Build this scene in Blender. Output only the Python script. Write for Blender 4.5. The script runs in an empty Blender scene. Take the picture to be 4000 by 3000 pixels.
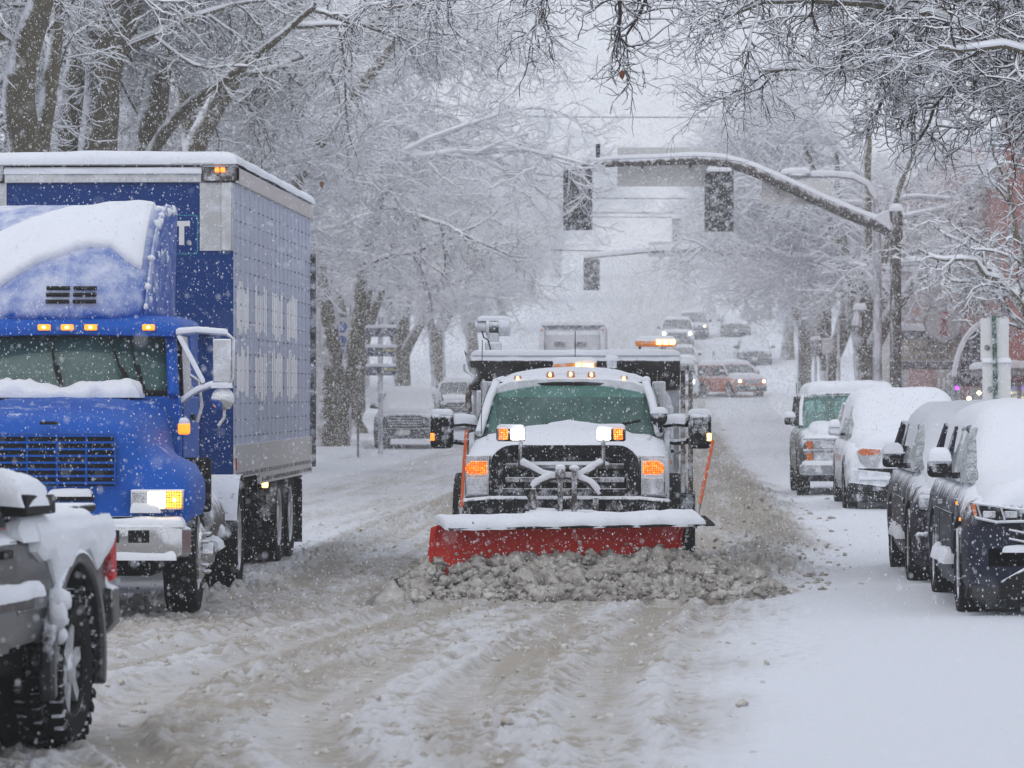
import bpy, math, random
import numpy as np
from mathutils import Vector, Matrix, Euler

# ------------------------------------------------------------------ camera, world, sun, exposure
sc = bpy.context.scene
COL = sc.collection
R = math.radians
cam_d = bpy.data.cameras.new("camera"); cam = bpy.data.objects.new("camera", cam_d); COL.objects.link(cam)
cam.location = (0, 0, 1.85)
cam.rotation_euler = (R(90.15), 0, R(2.45))
cam_d.lens = 135; cam_d.sensor_width = 36; cam_d.clip_start = 0.5; cam_d.clip_end = 2000
cam_d.dof.use_dof = True; cam_d.dof.focus_distance = 36; cam_d.dof.aperture_fstop = 6.3
sc.camera = cam

SUN_EL, SUN_AZ = R(52), R(205)
w = bpy.data.worlds.new("World"); sc.world = w; w.use_nodes = True
nt = w.node_tree; nt.nodes.clear()
out = nt.nodes.new("ShaderNodeOutputWorld"); bg = nt.nodes.new("ShaderNodeBackground")
sky = nt.nodes.new("ShaderNodeTexSky"); sky.sky_type = 'NISHITA'; sky.sun_disc = False
sky.sun_elevation = SUN_EL; sky.sun_rotation = SUN_AZ; sky.air_density = 1.0; sky.dust_density = 4.0; sky.ozone_density = 1.0
mx = nt.nodes.new("ShaderNodeMix"); mx.data_type = 'RGBA'; mx.inputs[0].default_value = 0.88   # overcast: a bright, even cloud layer veils the clear sky
mx.inputs[7].default_value = (8.1, 8.5, 9.3, 1)
nt.links.new(sky.outputs[0], mx.inputs[6]); nt.links.new(mx.outputs[2], bg.inputs[0]); bg.inputs[1].default_value = 0.10
nt.links.new(bg.outputs[0], out.inputs[0])

sun_d = bpy.data.lights.new("sun", 'SUN'); sun_d.energy = 0.5; sun_d.angle = R(40); sun_d.color = (1, .97, .93)
sun = bpy.data.objects.new("sun", sun_d); COL.objects.link(sun)
sun.rotation_euler = (R(90) - SUN_EL, 0, R(180) - SUN_AZ)

sc.view_settings.view_transform = 'Standard'; sc.view_settings.look = 'None'
sc.view_settings.exposure = 0.13; sc.view_settings.gamma = 1.0; sc.view_settings.use_curve_mapping = False
sc.render.engine = 'CYCLES'
cy = sc.cycles
cy.max_bounces = 8; cy.diffuse_bounces = 6; cy.glossy_bounces = 3; cy.transmission_bounces = 4; cy.volume_bounces = 3
cy.transparent_max_bounces = 8; cy.use_denoising = True; cy.sample_clamp_indirect = 4.0
cy.caustics_reflective = False; cy.caustics_refractive = False

rng = np.random.default_rng(7); random.seed(7)

# ------------------------------------------------------------------ helpers
def V(*a): return Vector(a)

_lat = {}
def _lattice(seed):
    if seed not in _lat: _lat[seed] = np.random.default_rng(1000 + seed).random((256, 256))
    return _lat[seed]
def vn(x, y, seed=0):
    L = _lattice(seed); x = np.asarray(x, float); y = np.asarray(y, float)
    xi = np.floor(x).astype(int); yi = np.floor(y).astype(int); fx = x - xi; fy = y - yi
    fx = fx*fx*(3-2*fx); fy = fy*fy*(3-2*fy)
    a = L[xi % 256, yi % 256]; b = L[(xi+1) % 256, yi % 256]; c = L[xi % 256, (yi+1) % 256]; d = L[(xi+1) % 256, (yi+1) % 256]
    return (a*(1-fx)+b*fx)*(1-fy) + (c*(1-fx)+d*fx)*fy
def fbm(x, y, seed=0, o=4, g=.5):
    s = 0; a = 1; t = 0
    for k in range(o):
        s = s + a*vn(x*2**k, y*2**k, seed+k); t += a; a *= g
    return s/t
def sst(a, b, x):
    t = np.clip((np.asarray(x, float)-a)/(b-a), 0, 1); return t*t*(3-2*t)

# long profile of the street: level, then climbing beyond the crossing
_hv = np.arange(-100, 900, 1.0)
_hz = np.interp(_hv, [-100, 110, 145, 190, 225, 300, 450, 600, 900], [0, 0, .45, 1.6, 4.4, 9.5, 18, 24, 30])
_k = np.exp(-np.linspace(-2, 2, 25)**2); _hz = np.convolve(np.pad(_hz, 12, 'edge'), _k/_k.sum(), 'valid')
def hz(v): return np.interp(v, _hv, _hz)

def mesh_np(name, v, f):
    """v (n,3) array, f (m,k) int array with one k"""
    me = bpy.data.meshes.new(name); v = np.asarray(v, np.float32); f = np.asarray(f, np.int32)
    me.vertices.add(len(v)); me.vertices.foreach_set('co', v.ravel())
    m, k = f.shape
    me.loops.add(m*k); me.loops.foreach_set('vertex_index', f.ravel())
    me.polygons.add(m); me.polygons.foreach_set('loop_start', np.arange(m, dtype=np.int32)*k)
    me.polygons.foreach_set('use_smooth', np.ones(m, bool))
    me.update(calc_edges=True)
    return me
def link(name, me, mat=None, parent=None):
    o = bpy.data.objects.new(name, me); COL.objects.link(o)
    if mat is not None and me is not None and len(me.materials) == 0: me.materials.append(mat)
    if parent is not None: o.parent = parent
    return o
def tag(o, label=None, cat=None, group=None, kind=None):
    if label: o['label'] = label
    if cat: o['category'] = cat
    if group: o['group'] = group
    if kind: o['kind'] = kind
    return o
def thing(name, label, cat, loc=(0, 0, 0), rz=0, group=None):
    o = bpy.data.objects.new(name, None); COL.objects.link(o); o.empty_display_size = .2
    o.location = loc; o.rotation_euler = (0, 0, R(rz)); return tag(o, label, cat, group)
def sub(name, parent, loc=(0, 0, 0), rot=(0, 0, 0)):
    o = bpy.data.objects.new(name, None); COL.objects.link(o); o.empty_display_size = .1
    o.parent = parent; o.location = loc; o.rotation_euler = rot; return o

class MB:
    def __init__(s): s.v = []; s.f = []
    def add(s, v, f):
        o = len(s.v); s.v += [tuple(map(float, p)) for p in v]; s.f += [tuple(int(i)+o for i in q) for q in f]; return s
    def box(s, x0, x1, y0, y1, z0, z1):
        return s.add([(x0,y0,z0),(x1,y0,z0),(x1,y1,z0),(x0,y1,z0),(x0,y0,z1),(x1,y0,z1),(x1,y1,z1),(x0,y1,z1)],
                     [(0,3,2,1),(4,5,6,7),(0,1,5,4),(1,2,6,5),(2,3,7,6),(3,0,4,7)])
    def obox(s, c, sz, rot=(0, 0, 0)):
        m = Euler([R(a) for a in rot]).to_matrix(); hx, hy, hh = sz[0]/2, sz[1]/2, sz[2]/2
        P = [Vector(c)+m@Vector((i*hx, j*hy, k*hh)) for k in (-1, 1) for j in (-1, 1) for i in (-1, 1)]
        return s.add(P, [(0,2,3,1),(4,5,7,6),(0,1,5,4),(1,3,7,5),(3,2,6,7),(2,0,4,6)])
    def prism(s, pts, d0, d1, plane='xz'):
        n = len(pts)
        if plane == 'xz': a = [(x, d0, z) for x, z in pts]; b = [(x, d1, z) for x, z in pts]
        elif plane == 'yz': a = [(d0, y, z) for y, z in pts]; b = [(d1, y, z) for y, z in pts]
        else: a = [(x, y, d0) for x, y in pts]; b = [(x, y, d1) for x, y in pts]
        return s.add(a+b, [tuple(range(n)), tuple(range(2*n-1, n-1, -1))]+[(i, i+n, (i+1) % n+n, (i+1) % n) for i in range(n)])
    def tube(s, pts, r, n=8, caps=True):
        pts = [Vector(p) for p in pts]; K = len(pts); rs = [float(r)]*K if not hasattr(r, '__len__') else [float(x) for x in r]
        rings = []; prev = None
        for k in range(K):
            t = (pts[min(k+1, K-1)]-pts[max(k-1, 0)]).normalized()
            if prev is None: a = t.orthogonal().normalized()
            else: a = (prev - t*prev.dot(t)).normalized()
            prev = a; b = t.cross(a)
            rings.append([pts[k]+rs[k]*(math.cos(2*math.pi*i/n)*a+math.sin(2*math.pi*i/n)*b) for i in range(n)])
        return s.loft(rings, True, caps)
    def loft(s, rings, closed=True, caps=True):
        n = len(rings[0]); v = [p for r in rings for p in r]; f = []
        for k in range(len(rings)-1):
            for i in range(n if closed else n-1):
                j = (i+1) % n; f.append((k*n+i, k*n+j, (k+1)*n+j, (k+1)*n+i))
        if caps and closed:
            f.append(tuple(range(n-1, -1, -1))); f.append(tuple((len(rings)-1)*n+i for i in range(n)))
        return s.add(v, f)
    def lathe(s, prof, c=(0, 0, 0), axis='x', n=28, close=True):
        rings = []
        for r, a in prof:
            ring = []
            for i in range(n):
                t = 2*math.pi*i/n; p, q = r*math.cos(t), r*math.sin(t)
                ring.append((c[0]+a, c[1]+p, c[2]+q) if axis == 'x' else (c[0]+q, c[1]+a, c[2]+p) if axis == 'y' else (c[0]+p, c[1]+q, c[2]+a))
            rings.append(ring)
        return s.loft(rings, True, close)
    def grid(s, P):
        P = np.asarray(P); a, b = P.shape[:2]
        f = [(i*b+j, (i+1)*b+j, (i+1)*b+j+1, i*b+j+1) for i in range(a-1) for j in range(b-1)]
        return s.add(P.reshape(-1, 3), f)
    def ball(s, c, rx, ry=None, rz_=None, nu=14, nv=8):
        ry = ry or rx; rz_ = rz_ or rx
        rings = [[(c[0]+rx*math.sin(t)*math.cos(2*math.pi*i/nu), c[1]+ry*math.sin(t)*math.sin(2*math.pi*i/nu), c[2]-rz_*math.cos(t)) for i in range(nu)]
                 for t in [math.pi*(k+.04)/(nv+.08) for k in range(nv+1)]]
        return s.loft(rings)
    def build(s, name, mat, parent=None, bevel=0, sharp=38, subd=0, flat=False, loc=None, extra=None):
        n0 = len(s.f)
        if extra: s.add(extra[0].v, extra[0].f)
        me = bpy.data.meshes.new(name); me.from_pydata(s.v, [], s.f); me.update()
        if extra:
            me.materials.append(mat); me.materials.append(extra[1]); me.polygons.foreach_set('material_index', np.where(np.arange(len(s.f)) < n0, 0, 1).astype(np.int32))
        import bmesh
        bm = bmesh.new(); bm.from_mesh(me); bmesh.ops.recalc_face_normals(bm, faces=bm.faces); bm.to_mesh(me); bm.free()
        if not flat:
            me.shade_smooth()
            if not subd: me.set_sharp_from_angle(angle=R(sharp))
        o = link(name, me, mat, parent)
        if bevel:
            b = o.modifiers.new('bevel', 'BEVEL'); b.width = bevel; b.segments = 2; b.limit_method = 'ANGLE'; b.angle_limit = R(40); b.harden_normals = False
        if subd:
            q = o.modifiers.new('subd', 'SUBSURF'); q.levels = subd; q.render_levels = subd
        if loc: o.location = loc
        return o

def edge_t(d, r): # rounded rim of a snow layer
    q = np.clip(d/r, 0, 1); return np.sqrt(np.clip(1-(1-q)**2, 0, 1))
def snowpad(x0, x1, y0, y1, zf, t, r=.06, nz=.25, nx=28, ny=20, seed=0, sc_=3.0, m=None, wav=.03):
    """a snow layer lying on z=zf(x,y) over a rectangle, with a rounded, uneven rim"""
    m = m or MB()
    a = np.linspace(0, 1, nx); b = np.linspace(0, 1, ny)
    a = np.concatenate([[0], .5-.5*np.cos(np.pi*a), [1]]) ; b = np.concatenate([[0], .5-.5*np.cos(np.pi*b), [1]])
    A, B = np.meshgrid(a, b, indexing='ij'); X = x0+(x1-x0)*A; Y = y0+(y1-y0)*B
    X = X + wav*(fbm(Y*sc_*1.5+seed, X*0+3.3, 40+seed)-.5)*2*(np.abs(A-.5)*2)**4*np.sign(A-.5)
    Y = Y + wav*(fbm(X*sc_*1.5+seed, Y*0+9.1, 50+seed)-.5)*2*(np.abs(B-.5)*2)**4*np.sign(B-.5)
    d = np.minimum(np.minimum(A, 1-A)*(x1-x0), np.minimum(B, 1-B)*(y1-y0))
    Z = zf(X, Y)
    H = t*edge_t(d, r)*(1-nz+2*nz*fbm(X*sc_+seed*7, Y*sc_, 20+seed, 3))
    Z2 = Z+H
    rim = (A == 0)*(np.arange(nx+2)[:, None] == 0) | (np.arange(nx+2)[:, None] == nx+1) | (np.arange(ny+2)[None, :] == 0) | (np.arange(ny+2)[None, :] == ny+1)
    Z2 = np.where(rim, Z-.015, Z2)
    m.grid(np.stack([X, Y, Z2], -1)); return m
def const(z): return lambda X, Y: np.full_like(X, z)

# ------------------------------------------------------------------ materials
def new_mat(name):
    m = bpy.data.materials.new(name); m.use_nodes = True; nt = m.node_tree; b = nt.nodes["Principled BSDF"]; return m, nt, b
def N(nt, t, **k):
    n = nt.nodes.new(t)
    for a, v in k.items(): setattr(n, a, v)
    return n
def math_(nt, op, a, b=None, clamp=False):
    n = N(nt, "ShaderNodeMath", operation=op, use_clamp=clamp)
    for i, x in enumerate((a, b)):
        if x is None: continue
        if isinstance(x, (int, float)): n.inputs[i].default_value = x
        else: nt.links.new(x, n.inputs[i])
    return n.outputs[0]
def noise_(nt, vec, scale, detail=4, rough=.55, stretch=None):
    n = N(nt, "ShaderNodeTexNoise"); n.inputs['Scale'].default_value = scale; n.inputs['Detail'].default_value = detail; n.inputs['Roughness'].default_value = rough
    if stretch:
        mp = N(nt, "ShaderNodeMapping"); mp.inputs['Scale'].default_value = stretch; nt.links.new(vec, mp.inputs[0]); vec = mp.outputs[0]
    nt.links.new(vec, n.inputs['Vector']); return n.outputs['Fac']
def mixc(nt, fac, a, b):
    n = N(nt, "ShaderNodeMix", data_type='RGBA')
    for i, x in ((0, fac), (6, a), (7, b)):
        if isinstance(x, (int, float)): n.inputs[i].default_value = x
        elif isinstance(x, tuple): n.inputs[i].default_value = (*x[:3], 1)
        else: nt.links.new(x, n.inputs[i])
    return n.outputs[2]
SNOWC = (.75, .775, .835)
def snow_mat(name, bump=.25, scale=30, col=SNOWC, var=.06):
    m, nt, b = new_mat(name); tc = N(nt, "ShaderNodeTexCoord"); geo = N(nt, "ShaderNodeNewGeometry")
    f = noise_(nt, geo.outputs['Position'], 2.2, 3)
    c = mixc(nt, f, tuple(x*(1-var) for x in col), tuple(min(1, x*(1+var*.4)) for x in col))
    nt.links.new(c, b.inputs['Base Color']); b.inputs['Roughness'].default_value = .85; b.inputs['Specular IOR Level'].default_value = .25
    bp = N(nt, "ShaderNodeBump"); bp.inputs['Strength'].default_value = bump; bp.inputs['Distance'].default_value = .02
    nt.links.new(noise_(nt, geo.outputs['Position'], scale, 5, .65), bp.inputs['Height']); nt.links.new(bp.outputs[0], b.inputs['Normal'])
    return m
def paint(name, col, rough=.35, metal=0, frost=0.0, coat=0., top=.6, front=.15, fs=7, soft=4.0, streak=None, col2=None, cs=3, cstr=None, side=0.0, spec=.5, grain=70):
    """a surface colour with frozen snow stuck to it: frost 0..1; more on faces that look up or into the wind"""
    m, nt, b = new_mat(name); geo = N(nt, "ShaderNodeNewGeometry"); tc = N(nt, "ShaderNodeTexCoord"); P = tc.outputs['Object']
    base = col
    if col2: base = mixc(nt, math_(nt, 'MULTIPLY', math_(nt, 'SUBTRACT', noise_(nt, P, cs, 5, .65, cstr), .32), 2.6, True) if cstr else noise_(nt, P, cs, 5, .65), col, col2)
    b.inputs['Metallic'].default_value = metal; b.inputs['Roughness'].default_value = rough; b.inputs['Coat Weight'].default_value = coat
    b.inputs['Specular IOR Level'].default_value = spec
    if frost > 0:
        n1 = noise_(nt, P, fs, 5, .6, streak); n2 = noise_(nt, P, grain, 3, .7)
        sep = N(nt, "ShaderNodeSeparateXYZ"); nt.links.new(geo.outputs['Normal'], sep.inputs[0])
        a = math_(nt, 'MULTIPLY', sep.outputs[2], top)
        a = math_(nt, 'ADD', a, math_(nt, 'MULTIPLY', sep.outputs[1], -front))
        if side: a = math_(nt, 'ADD', a, math_(nt, 'MULTIPLY', sep.outputs[0], side))
        s = math_(nt, 'ADD', math_(nt, 'MULTIPLY', n1, 1.1), math_(nt, 'MULTIPLY', n2, .55))
        s = math_(nt, 'ADD', math_(nt, 'ADD', s, a), frost-1.18)
        fac = math_(nt, 'MULTIPLY', s, soft, True)
        c = mixc(nt, fac, base, SNOWC); nt.links.new(c, b.inputs['Base Color'])
        rr = N(nt, "ShaderNodeMix", data_type='FLOAT'); nt.links.new(fac, rr.inputs[0]); rr.inputs[2].default_value = rough; rr.inputs[3].default_value = .9
        nt.links.new(rr.outputs[0], b.inputs['Roughness'])
        if metal:
            inv = math_(nt, 'MULTIPLY', math_(nt, 'SUBTRACT', 1.0, fac), metal); nt.links.new(inv, b.inputs['Metallic'])
        if coat:
            nt.links.new(math_(nt, 'MULTIPLY', math_(nt, 'SUBTRACT', 1.0, fac), coat), b.inputs['Coat Weight'])
        bp = N(nt, "ShaderNodeBump"); bp.inputs['Strength'].default_value = .4; bp.inputs['Distance'].default_value = .01
        nt.links.new(fac, bp.inputs['Height']); nt.links.new(bp.outputs[0], b.inputs['Normal'])
    elif col2: nt.links.new(base, b.inputs['Base Color'])
    else: b.inputs['Base Color'].default_value = (*col, 1)
    return m
def glow(name, col, st, base=None):
    m, nt, b = new_mat(name); b.inputs['Base Color'].default_value = (*(base or col), 1)
    b.inputs['Emission Color'].default_value = (*col, 1); b.inputs['Emission Strength'].default_value = st; b.inputs['Roughness'].default_value = .3
    return m
def lens_mat(name, col, core, st, cs=40):
    """lit lamp lens: bright cells on a coloured ground"""
    m, nt, b = new_mat(name); tc = N(nt, "ShaderNodeTexCoord")
    v = N(nt, "ShaderNodeTexVoronoi"); v.inputs['Scale'].default_value = cs; v.inputs['Randomness'].default_value = .25; nt.links.new(tc.outputs['Object'], v.inputs['Vector'])
    f = math_(nt, 'MULTIPLY', math_(nt, 'SUBTRACT', .62, v.outputs['Distance']), 2.2, True)
    c = mixc(nt, f, col, core); nt.links.new(c, b.inputs['Emission Color']); b.inputs['Base Color'].default_value = (*col, 1)
    nt.links.new(math_(nt, 'MULTIPLY_ADD', f, st) if False else math_(nt, 'ADD', math_(nt, 'MULTIPLY', f, st), .35), b.inputs['Emission Strength']); b.inputs['Roughness'].default_value = .2
    return m
def glass_mat(name, c1, c2, frost=.3, rough=.12, see=0):
    m, nt, b = new_mat(name); tc = N(nt, "ShaderNodeTexCoord"); P = tc.outputs['Object']
    f = math_(nt, 'MULTIPLY', math_(nt, 'SUBTRACT', noise_(nt, P, 3.2, 6, .65), .28), 2.3, True); n2 = noise_(nt, P, 90, 2, .7); n3 = noise_(nt, P, 9, 4, .6)
    c = mixc(nt, f, c1, c2)
    k = math_(nt, 'MULTIPLY', math_(nt, 'ADD', math_(nt, 'ADD', math_(nt, 'MULTIPLY', n2, 1.0), math_(nt, 'MULTIPLY', n3, .5)), frost-1.25), 3.5, True)
    nt.links.new(mixc(nt, k, c, (.6, .65, .68)), b.inputs['Base Color']); b.inputs['Roughness'].default_value = rough; b.inputs['Coat Weight'].default_value = .5
    if see:      # partly see-through pane
        tr = N(nt, 'ShaderNodeBsdfTransparent'); tr.inputs[0].default_value = (.55, .8, .75, 1); mx_ = N(nt, 'ShaderNodeMixShader'); o = nt.nodes['Material Output']
        nt.links.new(math_(nt, 'ADD', math_(nt, 'MULTIPLY', k, see), 1-see, True), mx_.inputs[0]); nt.links.new(tr.outputs[0], mx_.inputs[1]); nt.links.new(b.outputs[0], mx_.inputs[2]); nt.links.new(mx_.outputs[0], o.inputs['Surface'])
    return m

M = {}
M['snow'] = snow_mat('snow', .45, 26); M['snow_soft'] = snow_mat('snow_soft', .12, 12)
M['snow_lump'] = snow_mat('snow_lump', .5, 45)
M['twigsnow'] = paint('twig_snow', (.87, .89, .935), .9)
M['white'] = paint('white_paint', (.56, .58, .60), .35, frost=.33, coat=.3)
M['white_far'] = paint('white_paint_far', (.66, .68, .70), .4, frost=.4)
M['black'] = paint('black_plastic', (.008, .009, .011), .6, frost=.16, grain=60, spec=.2)
M['blackclean'] = paint('black_rubber', (.008, .008, .009), .7, spec=.2)
M['dark'] = paint('dark_underside', (.008, .008, .009), .8, frost=.10, grain=40, spec=.1)
M['chrome'] = paint('chrome', (.62, .63, .65), .18, metal=1, frost=.13)
M['alu'] = paint('aluminium', (.55, .55, .56), .38, metal=.75, frost=.25)
M['steel'] = paint('dark_steel', (.03, .03, .033), .5, metal=.2, frost=.28, col2=(.09, .075, .065), cs=6)
M['rust'] = paint('rusty_steel', (.16, .10, .065), .8, frost=.28, col2=(.05, .04, .035), cs=14)
M['tyre'] = paint('tyre_rubber', (.009, .009, .010), .85, frost=.15, grain=35, top=.3, spec=.15)
M['amber'] = lens_mat('amber_lens_lit', (1, .16, .005), (1, .42, .06), 5.0, 50)
M['amberdim'] = paint('amber_lens', (.55, .13, .02), .25, frost=.2)
M['amberlit'] = glow('amber_lit', (1, .26, .015), 1.5)
M['ambercore'] = glow('amber_core', (1, .55, .12), 7)
M['amberbar'] = paint('amber_housing', (.75, .27, .05), .3, frost=.25)
M['whitelamp'] = glow('white_lamp_lit', (1, .98, .92), 14)
M['warmlamp'] = glow('warm_lamp_lit', (1, .82, .5), 7)
M['lamp'] = paint('clear_lens', (.42, .43, .45), .15, metal=.5, frost=.3)
M['red'] = paint('red_lens', (.5, .01, .012), .2, frost=.15)
M['redlit'] = glow('red_lit', (1, .03, .02), .5, (.5, .01, .01))
# ------------------------------------------------------------------ ground, road, pavements
def ground_mat():
    m, nt, b = new_mat('road_snow'); at = N(nt, "ShaderNodeAttribute"); at.attribute_name = 'dirt'
    geo = N(nt, "ShaderNodeNewGeometry"); P = geo.outputs['Position']
    n1 = noise_(nt, P, 9, 5, .65); n2 = noise_(nt, P, 1.3, 4, .6)
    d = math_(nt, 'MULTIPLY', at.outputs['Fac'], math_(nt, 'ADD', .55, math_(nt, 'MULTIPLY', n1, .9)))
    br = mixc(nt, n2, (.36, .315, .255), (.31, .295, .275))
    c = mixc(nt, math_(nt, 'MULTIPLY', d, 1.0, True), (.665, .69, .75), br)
    nt.links.new(c, b.inputs['Base Color']); b.inputs['Roughness'].default_value = .8; b.inputs['Specular IOR Level'].default_value = .3
    bp = N(nt, "ShaderNodeBump"); bp.inputs['Strength'].default_value = .55; bp.inputs['Distance'].default_value = .03
    nt.links.new(noise_(nt, P, 30, 6, .75), bp.inputs['Height']); nt.links.new(bp.outputs[0], b.inputs['Normal'])
    return m
M['road'] = ground_mat()

def lane_coord(u, v):
    """the tracks fan out to the left towards the camera: lateral position each point had 36 m away"""
    us = np.array(u, float)
    for _ in range(6):
        k = np.clip(.035+(.06-us)*.05, .012, .2)
        us = u+k*np.clip(36-v, 0, 40)
    return us
TRK = ((-3.55, .16), (-2.95, .14), (-2.25, .17), (-1.72, .13), (-1.05, .17), (-.52, .12), (.02, .16), (.42, .12))
def road_fields(u, v):
    us = lane_coord(u, v); wob = .10*(fbm(v*.22, v*0+2, 2)-.5)
    ub = np.interp(v, [10, 30, 36, 45, 120, 200, 520], [.25, .6, 1.0, 1.75, 1.7, 1.6, 1.6]) + .35*(fbm(v*.5, u*.3, 3)-.5)*2
    lane = sst(-4.7, -3.7, us)*(1-sst(ub-.6, ub+.35, us))                       # driven, dirty part of the road
    lane = np.maximum(lane, .45*sst(-7.6, -7, u)*(1-sst(-4.2, -3.6, u))*sst(40, 60, v))
    st = fbm(us*2.6, v*.11, 5, 4); st2 = fbm(us*7, v*.25, 6, 3)                 # streaks along the tracks
    trk = np.zeros_like(us); edge = np.zeros_like(us)
    for k, (c, w_) in enumerate(TRK):
        q = (us-c-wob*(1+.5*k % 2))/w_; on = sst(.36, .56, fbm(v*.10+k*7, v*0+k, 41, 2)); trk = np.maximum(trk, np.exp(-q**4)*on); edge = np.maximum(edge, np.exp(-((np.abs(q)-1.25)/.28)**2)*on)
    trk = trk*lane; edge = edge*lane
    f1 = fbm(u*9, v*6.5, 11, 4, .6); f2 = fbm(u*15, v*8.5, 17, 3, .62); cl = fbm(u*5, v*3.6, 13, 3)
    patch = sst(.38, .60, fbm(us*1.5, v*.35, 15, 3))
    churn = np.clip(lane*(.35+.75*patch)+.30*sst(-5.4, -4.4, us)*(1-sst(ub, ub+.8, us)), 0, 1.1)*(1-.85*trk)
    z = churn*(.022*(sst(.42, .72, f1)-.3)+.10*(f2-.5)) + .022*edge*(.4+f1) - .045*trk
    z = z+.03*(fbm(u*.5, v*.18, 23, 3)-.5)+.007*(fbm(u*6, v*5, 31, 3)-.5)
    z = z+.06*sst(ub-.1, ub+.9, us)*(1+.5*(fbm(u*.8, v*.35, 37, 3)-.5))+.010*sst(ub, ub+.6, us)*(fbm(u*1.2, v*2.6, 39, 4)-.5)   # untouched, wind-rippled snow
    ridge = np.exp(-((us-(ub-.55))/.40)**2)*sst(34, 38, v)*(1-.6*sst(70, 120, v))   # cast aside by the plough
    z = z+ridge*(.05+.13*sst(.35, .75, f1)+.07*(f2-.5))
    berm = np.exp(-((us+3.9)/.4)**2)*sst(22, 28, v)*(1-sst(60, 80, v)); z = z+berm*(.02+.07*sst(.4, .75, f1))
    dirt = lane*(.46+.48*sst(.36, .64, st)+.30*sst(.42, .62, st2))+.30*trk
    dirt = dirt*(.62+.8*sst(.52, .34, f1)*churn)+churn*.75*sst(.46, .34, f2)*sst(.36, .56, st)  # colour deepens in the hollows of the churned relief
    dirt = np.maximum(dirt, ridge*(.22+.40*sst(.35, .6, f1)))
    dirt = dirt+.16*lane*sst(40, 48, v)*sst(-2.6, -1.5, u)*(1-.6*sst(110, 170, v))
    dirt = dirt+.10*sst(-7.6, -6.9, u)*(1-sst(-4.4, -3.6, u))*sst(.4, .7, fbm(u*2, v*.4, 61))
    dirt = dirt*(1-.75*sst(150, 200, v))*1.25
    return z, np.clip(dirt, 0, 1)

def road_mesh():
    vs = [9.0]
    while vs[-1] < 520: vs.append(vs[-1]+min(3.0, max(.03, vs[-1]**2/30000)))
    vs = np.array(vs)
    us = np.concatenate([np.arange(-9.6, -6.2, .06), np.arange(-6.2, 2.2, .0155), np.arange(2.2, 4.33, .05)])
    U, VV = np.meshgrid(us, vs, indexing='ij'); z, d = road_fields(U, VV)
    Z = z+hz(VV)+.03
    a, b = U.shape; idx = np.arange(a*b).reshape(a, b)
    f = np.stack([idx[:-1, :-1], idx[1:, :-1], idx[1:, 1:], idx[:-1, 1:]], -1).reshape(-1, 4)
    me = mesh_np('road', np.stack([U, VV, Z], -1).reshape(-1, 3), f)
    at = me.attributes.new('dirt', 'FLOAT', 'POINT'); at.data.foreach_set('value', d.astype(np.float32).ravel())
    o = link('road', me, M['road']); o['kind'] = 'structure'; return o
road_mesh()

def strip(name, u0, u1, v0, v1, z0, du, dv, mat, rough=.05, wall_left=None):
    us = np.arange(u0, u1+1e-6, du); vs = np.arange(v0, v1+1e-6, dv); U, VV = np.meshgrid(us, vs, indexing='ij')
    Z = hz(VV)+z0+rough*2*(fbm(U*.9, VV*.5, 71, 3)-.5)
    e = np.minimum(U-u0, u1-U); Z = Z-.07*np.exp(-(e/.35)**2)*(1 if name.startswith('pave') else 0)
    if name == 'pavement': Z[0] = Z[-1] = hz(vs)-.10
    idx = np.arange(U.size).reshape(U.shape); f = np.stack([idx[:-1, :-1], idx[1:, :-1], idx[1:, 1:], idx[:-1, 1:]], -1).reshape(-1, 4)
    me = mesh_np(name, np.stack([U, VV, Z], -1).reshape(-1, 3), f); o = link(name, me, mat); o['kind'] = 'structure'; return o
strip('ground', -160, 160, -15, 640, -.12, 8, 3, M['snow_soft'], .0)
strip('pavement', 4.1, 8.6, 8, 520, .16, .3, .6, M['snow_soft'], .06)
strip('pavement', -15.5, -9.4, 8, 520, .16, .3, .6, M['snow_soft'], .06)

# ------------------------------------------------------------------ slush
_ico = None
def ico(k=2):
    import bmesh
    bm = bmesh.new(); bmesh.ops.create_icosphere(bm, subdivisions=k, radius=1); v = np.array([x.co[:] for x in bm.verts]); bm.verts.ensure_lookup_table()
    f = np.array([[q.index for q in p.verts] for p in bm.faces]); bm.free(); return v, f
def lumps(name, pts, sizes, mat, flat=.75, rg=None, jag=.35, sub_=2):
    rg = rg or rng; v, f = ico(sub_); n = len(pts)
    vars_ = [v*(1+jag*((vn(v[:, 0]*1.7+v[:, 2]*1.3+q*9, v[:, 1]*1.7-v[:, 2]*1.1+q*5, 7)-.5)*1.6+(vn(v[:, 0]*4.1+v[:, 2]*3+q*3, v[:, 1]*4.1-v[:, 2]*3.3, 8)-.5)*.9))[:, None]*(.7+.6*rg.random((1, 3))) for q in range(12)]
    V_ = np.empty((n, len(v), 3)); k = rg.integers(0, 12, n)
    a = rg.random(n)*6.283
    for i in range(n):
        q = vars_[k[i]]; c, s = math.cos(a[i]), math.sin(a[i])
        V_[i] = np.stack([q[:, 0]*c-q[:, 1]*s, q[:, 0]*s+q[:, 1]*c, q[:, 2]*flat], -1)*sizes[i]+pts[i]
    F = (f[None]+(np.arange(n)*len(v))[:, None, None]).reshape(-1, 3)
    return mesh_np(name, V_.reshape(-1, 3), F)
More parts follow.
